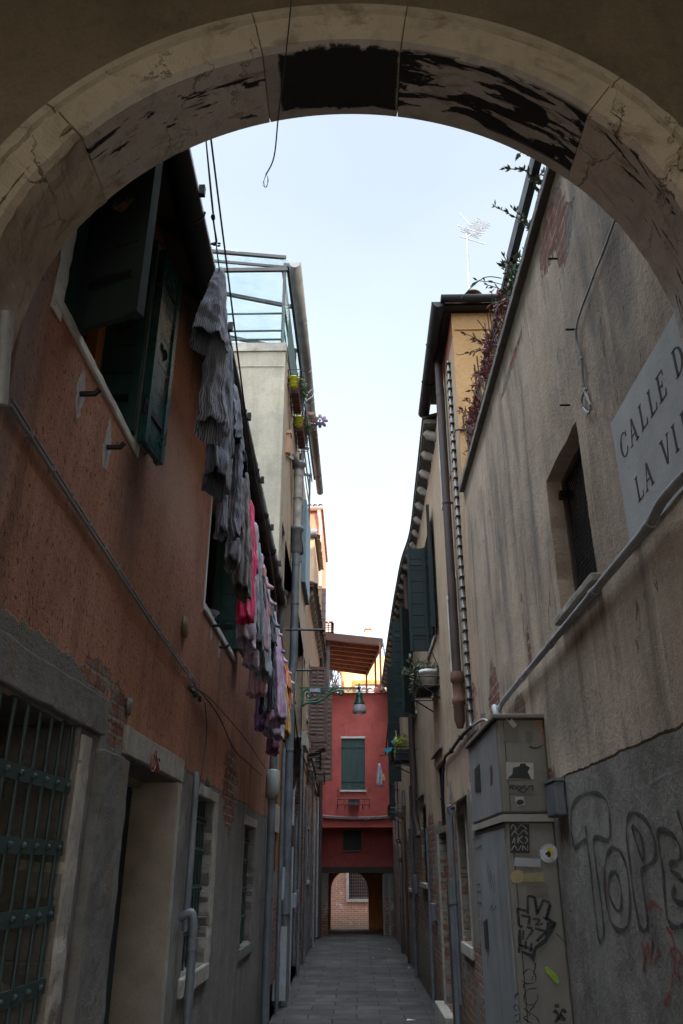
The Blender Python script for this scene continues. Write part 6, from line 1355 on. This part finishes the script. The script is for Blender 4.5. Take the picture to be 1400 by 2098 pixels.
q3 = lpt(*c4(130, 400)); b = MB(); b.blob((q3[0]-.02, LYY, q3[1]), .035, 0, 10, 8); b.build('finial', M['lamp_green'], lp)
lx, lz = lpt(*c4(733, 213)); b = MB()
b.lathe((lx, LYY, lz), [(0, .11), (.012, .09), (.008, .06), (.03, .03), (.045, 0), (.03, -.03), (.014, -.05), (.02, -.08), (.012, -.10), (.02, -.14)], 14); b.build('hanger', M['lamp_green'], lp)
z1_, z2_, z3_ = lpt(*c4(733, 275))[1], lpt(*c4(733, 395))[1], lpt(*c4(733, 490))[1]
rA, rB, rC = (lpt(*c4(775, 280))[0]-lx), (lpt(*c4(795, 395))[0]-lx), (lpt(*c4(812, 480))[0]-lx)
b = MB(); b.lathe((lx, LYY, 0), [(.02, z1_+.03), (rA*.8, z1_+.015), (rA, z1_), (rA*.82, z1_-.06), (rA*.95, (z1_+z2_)/2), (rB, z2_+.02), (rB*1.05, z2_), (rB*.9, z2_)], 22, cap=False); b.build('shade', simple('dark_green_enamel', (.008,.045,.03), .3), lp)
gm = NT('frosted_lamp_glass'); gm.b.inputs['Transmission Weight'].default_value = .4; gm.out((.42,.38,.40), .35)
b = MB(); b.lathe((lx, LYY, 0), [(rB*.98, z2_-.002), (rC*.98, z2_-.09), (rC, z3_+.03), (rC*.96, z3_), (rC*.7, z3_-.015), (.0, z3_-.02)], 22, cap=False); b.build('glass_bell', gm.mat, lp)
b = MB(); p, q = lpt(*c4(190, 222)), lpt(*c4(303, 258)); b.box(p[0], q[0], LYY-.035, LYY-.028, q[1], p[1]); b.build('number_plate', simple('enamel_plate', (.42,.45,.55), .5), lp)
text_mb('SM', .085, lambda u, v: (p[0]+.015+u, LYY-.037, q[1]+.02+v), simple('red_plate_paint', (.30,.04,.04), .6), lp, 'plate_text')
text_mb('5.54', .08, lambda u, v: (p[0]+.16+u*.95, LYY-.037, q[1]+.02+v), simple('blue_plate_paint', (.05,.06,.20), .6), lp, 'plate_text')
# ------------------------------------------------------------------ clothes line and washing
from mathutils import noise as mn
LN = [Vector(p) for p in ((-.70, 2.2, 5.35), (-.715, 3.0, 4.88), (-.72, 3.24, 4.78), (-.735, 4.03, 4.52), (-.75, 4.54, 4.36), (-.77, 5.42, 4.24), (-.82, 6.98, 4.2), (-.87, 9.5, 4.10), (-.95, 10.2, 4.12), (-1.04, 12.8, 4.35))]
def lnp(y):
    for i in range(len(LN)-1):
        if LN[i].y <= y <= LN[i+1].y: return LN[i].lerp(LN[i+1], (y-LN[i].y)/(LN[i+1].y-LN[i].y))
cl = thing('clothesline', 'double pulley clothesline stretched along the terracotta house eave', 'clothesline', (-.8, 6, 4.1))
b = MB(); b.tube(LN, .004, 6); b.build('rope', M['cable_grey'], cl)
b = MB(); b.tube([PX(422,285,-.66), PX(430,360,-.68), PX(438,440,-.71)], .0035, 5); b.build('rope', M['cable_grey'], cl)
b = MB(); b.tube(smooth([PX(432,280,-.60), PX(462,520,-.58), PX(515,930,-.56), PX(548,1100,-.62), PX(575,1290,-.75), PX(583,1345,-.85)]), .0045, 6); b.build('rope', M['cable'], cl)
kq = PX(437, 445, -.71); b = MB(); b.blob(kq, (.012, .02, .012), 0, 8, 6, .3); b.tube(smooth([kq, kq+Vector((.004, .03, -.04)), kq+Vector((.012, .07, -.09)), PX(443,498,-.715)]), .005, 6)
for k in range(6): b.blob(PX(443+random.uniform(-7,7), 500+random.uniform(-4,4), -.72), (.012, .006, .006), 0, 6, 5, .3)
b.build('knot', M['cable'], cl)
def garment(name, lab, cat, yy, pl, pr, pb, mat, kind='drape', ztop=None, dy=.16, pinch=.25, folds=3, legs=None, amp=.02, grp='washing on the clothesline'):
    t0 = lnp(yy); zt = ztop or t0.z; bl, br = PY(pl, pb, yy), PY(pr, pb, yy); zb = (bl.z+br.z)/2; cx = (bl.x+br.x)/2; hx = abs(br.x-bl.x)/2
    g_ = thing(name, lab, cat, (t0.x, yy, zt), grp); sd0 = random.uniform(0, 50)
    hx *= .9
    def tubec(nm, x_, y_, hx_, hy_, za, zb_, px0, pinch_, n=72, m=40, open_=True, skew=0):
        vv = []
        for i in range(m+1):
            s = i/m; wv = pinch_+(1-pinch_)*(s**.55)
            for j in range(n):
                th = 2*PI*j/n; w1_ = (folds*2+1)*th+sd0+s*.5; w2_ = (folds*3+2)*th+sd0*1.7-s*.8
                f = 1+.17*(1-2*abs(math.sin(w1_*.5)))*(.35+.65*s)+.07*(1-2*abs(math.sin(w2_*.5)))*s
                x = px0.x+(x_-px0.x)*min(1, s*1.25)+hx_*wv*math.cos(th)*f; y = px0.y+(y_-px0.y)*min(1, s*1.4)+hy_*wv*math.sin(th)*f
                z = za+(zb_-za)*s+(.022*math.sin(th+sd0)+.008*math.sin(th*5+sd0))*s+skew*math.cos(th)*s
                q = Vector((x, y, z)); d = mn.noise_vector(q*7+Vector((sd0, 0, 0)))*amp*.75*(.3+s)+mn.noise_vector(Vector((q.x*22+q.z*12, q.y*22, q.z*12))+Vector((sd0, 0, 0)))*amp*.45+mn.noise_vector(Vector((q.x*50-q.z*25, q.y*50, q.z*30))+Vector((sd0, 0, 0)))*amp*.22
                vv.append(q+d)
        b = MB(); b.add(vv, [(i*n+j, i*n+(j+1) % n, (i+1)*n+(j+1) % n, (i+1)*n+j) for i in range(m) for j in range(n)], 0, True)
        o = b.build(nm, mat, g_); o.modifiers.new('thickness', 'SOLIDIFY').thickness = .003
        at_ = o.data.attributes.new('girth', 'FLOAT', 'POINT'); gl = 2*(hx_+hy_)*1.5
        at_.data.foreach_set('value', [abs(((j/n)*2) % 2-1)*gl*.5 for i in range(m+1) for j in range(n)]); return o
    p0 = Vector((t0.x, yy, zt))
    if kind == 'legs':
        tubec('waist', cx, yy, hx*.9, dy, zt, zt-(zt-zb)*.42, p0, pinch)
        for sg_ in (-1, 1): tubec('trouser_leg', cx+sg_*hx*.48, yy+sg_*dy*.4, hx*.45, dy*.42, zt-(zt-zb)*.38, zb+(.04 if sg_ > 0 else 0), Vector((cx+sg_*hx*.35, yy+sg_*dy*.4, 0)), .8)
    elif kind == 'shirt':
        tubec('body', cx, yy, hx, dy, zt, zb, p0, pinch)
        for sg_ in (-1, 1): tubec('sleeve', cx+sg_*hx*.5, yy+sg_*dy*.8, hx*.32, dy*.3, zt-.05*(zt-zb), zt-(zt-zb)*random.uniform(.55, .75), Vector((t0.x, yy+sg_*dy*.5, 0)), .5, n=36, m=22)
    else: tubec('body', cx, yy, hx, dy, zt, zb, p0, pinch)
    return g_
F_ = dict(s1=fabric('grey_blue_pinstripe', (.085,.09,.12), (.25,.26,.30), 600), s2=fabric('navy_pinstripe', (.05,.054,.074), (.12,.125,.16), 520), s3=fabric('slate_blue_stripe', (.075,.08,.11), (.17,.18,.225), 450),
    mv=fabric('grey_mauve_knit', (.10,.085,.105)), br=fabric('grey_brown_knit', (.075,.06,.055)), pk=fabric('hot_pink_jersey', (.52,.012,.09)), sp=fabric('lilac_spotted_jersey', (.30,.26,.32), (.34,.12,.18), spots=True),
    gy=fabric('grey_jersey', (.14,.16,.19)), pp=fabric('pale_pink_jersey', (.38,.22,.26)), lg=fabric('light_grey_jersey', (.22,.25,.28)), nv=fabric('dark_navy_denim', (.016,.019,.028)), lm=fabric('pink_mauve_jersey', (.36,.24,.34), (.30,.16,.26), spots=True),
    pu=fabric('violet_jersey', (.19,.11,.26)), wt=fabric('whitish_crumpled_cotton', (.33,.27,.32)), pl=fabric('plum_cotton', (.20,.075,.15)), og=fabric('orange_cotton', (.46,.14,.035)), yl=fabric('mustard_cotton', (.40,.22,.03)), bk=fabric('black_cotton', (.014,.014,.017)), tl=fabric('teal_blue_cotton', (.04,.15,.25)))
garment('striped_shirt', 'large grey blue pinstriped shirt, first garment on the line nearest the arch', 'shirt', 3.42, 385, 470, 705, F_['s1'], dy=.13, pinch=.05, ztop=4.78, folds=2, amp=.016)
g1 = garment('striped_nightshirt', 'grey blue pinstriped tail hanging below the first big striped shirt', 'shirt', 3.50, 398, 466, 882, F_['s1'], dy=.09, pinch=.4, ztop=4.45, folds=3)
garment('striped_pyjama', 'dark navy pinstriped top hanging just behind the big striped shirt', 'pyjamas', 3.86, 416, 470, 995, F_['s2'], 'shirt', dy=.18, pinch=.2)
garment('striped_trousers', 'slate blue striped pyjama trousers with two long legs', 'trousers', 4.15, 442, 492, 1105, F_['s3'], 'legs', dy=.16, pinch=.3)
garment('mauve_blouse', 'grey mauve narrow top between striped trousers and brown leggings', 'shirt', 4.6, 464, 488, 1160, F_['mv'], 'shirt', dy=.16)
garment('black_vest', 'small black vest near the eave behind the striped trousers', 'vest', 4.45, 487, 503, 960, F_['bk'], dy=.1)
garment('brown_leggings', 'grey brown long leggings hanging left of the hot pink top', 'leggings', 4.95, 476, 512, 1215, F_['br'], dy=.15, pinch=.35)
garment('pink_jumper', 'hot pink long sleeved top, the brightest garment on the line', 'shirt', 5.35, 485, 524, 1272, F_['pk'], 'shirt', dy=.17, pinch=.3)
garment('spotted_nightdress', 'pale lilac spotted nightdress beside the hot pink top', 'nightdress', 5.75, 484, 526, 1322, F_['sp'], dy=.2, pinch=.3)
garment('grey_jumper', 'mid grey jumper behind the lilac spotted nightdress', 'jumper', 6.1, 519, 542, 1325, F_['gy'], 'shirt', dy=.16)
garment('lilac_nightshirt', 'short lilac flecked nightshirt below the spotted nightdress', 'nightdress', 6.35, 500, 531, 1368, F_['sp'], dy=.18)
garment('pale_pink_shirt', 'pale pink shirt behind the grey jumper', 'shirt', 6.6, 521, 550, 1330, F_['pp'], 'shirt', dy=.16)
garment('grey_undershirt', 'light grey undershirt hanging beside the dark navy trousers', 'shirt', 6.9, 524, 556, 1385, F_['lg'], dy=.17)
garment('rose_pyjama', 'dusty rose pyjama top left of the dark navy trousers', 'pyjamas', 7.15, 506, 548, 1425, F_['pp'], dy=.2)
garment('navy_trousers', 'very dark navy trousers in the middle of the pale garments', 'trousers', 7.45, 530, 564, 1462, F_['nv'], 'legs', dy=.16)
garment('mauve_nightdress', 'long pink mauve nightdress right of the dark navy trousers', 'nightdress', 7.85, 546, 588, 1482, F_['lm'], dy=.22)
garment('violet_blouse', 'violet top low on the line left of the whitish cloth', 'shirt', 8.1, 522, 550, 1492, F_['pu'], dy=.2)
garment('white_cloth', 'whitish crumpled cloth at the bottom of the washing', 'cloth', 8.4, 538, 583, 1508, F_['wt'], dy=.22)
garment('plum_shorts', 'plum coloured shorts, lowest garment of all', 'shorts', 8.8, 545, 574, 1540, F_['pl'], dy=.2)
garment('violet_scarf', 'bright violet scarf high up right of the mauve nightdress', 'scarf', 8.9, 570, 587, 1420, F_['pu'], dy=.08)
garment('mustard_shirt', 'mustard yellow shirt near the far end of the line', 'shirt', 9.2, 577, 594, 1500, F_['yl'], dy=.16)
garment('orange_shorts', 'orange shorts at the far end, below the mustard shirt', 'shorts', 9.45, 572, 596, 1515, F_['og'], 'legs', dy=.16)
garment('orange_napkin', 'small orange napkin right of the violet scarf', 'napkin', 9.6, 585, 600, 1440, F_['og'], dy=.12)
garment('blue_cloth', 'small teal blue cloth peeping between white and orange garments', 'cloth', 9.3, 573, 583, 1510, F_['tl'], dy=.06)
SK = [(6.0, 543, 1190, 'pp', 'pale pink sock blowing outward above the grey jumper'), (6.5, 550, 1225, 'wt', 'crumpled whitish sock on the line by the pale pink shirt'), (7.1, 558, 1270, 'gy', 'grey sock high on the line above the rose pyjamas'), (7.9, 565, 1290, 'wt', 'twisted white sock above the dark navy trousers'), (8.5, 572, 1325, 'pu', 'small violet sock above the mauve nightdress'), (8.9, 577, 1345, 'wt', 'white sock over the violet scarf'), (9.4, 586, 1370, 'pp', 'pinkish sock at the far end of the line'), (9.7, 592, 1390, 'wt', 'last white sock beside the orange napkin')]
for (yy, px, py, mk, lab) in SK:
    s_ = thing('sock', lab, 'sock', (0, yy, 0), 'socks pegged along the line'); q = PY(px, py, yy); b = MB()
    b.tube(smooth([q+Vector((-.02, 0, .06)), q+Vector((0, .03, .01)), q+Vector((.03, .02, -.04)), q+Vector((.07, -.02, -.07))], 4), [.008]+[.014]*6+[.018]*5+[.010], 9); s_.location = q; WL[s_] = q.copy(); b.build('sock_body', F_[mk], s_)
    for k in range(2): pg_ = MB(); pg_.box(q.x-.025+k*.01, q.x-.018+k*.01, q.y-.006, q.y+.006, q.z+.04, q.z+.11); pg_.build('peg', M['orange_wood'], s_)
# ------------------------------------------------------------------ litter on the paving
for (px, py, w_) in ((799, 1945, .03), (765, 1963, .02), (843, 2090, .06), (838, 1983, .02)):
    q = PZ(px, py, .004); b = MB(); b.hexa([(q.x-w_, q.y-.02, .002), (q.x+w_, q.y-.015, .002), (q.x+w_*.9, q.y+.02, .002), (q.x-w_*.8, q.y+.02, .002)], [(q.x-w_, q.y-.02, .004), (q.x+w_, q.y-.015, .012), (q.x+w_*.9, q.y+.02, .004), (q.x-w_*.8, q.y+.02, .014)])
    setp(b.build('paper_scrap', M['stk_white']), 'small pale scrap of paper lying on the paving', 'litter', 'paper scraps on the paving')
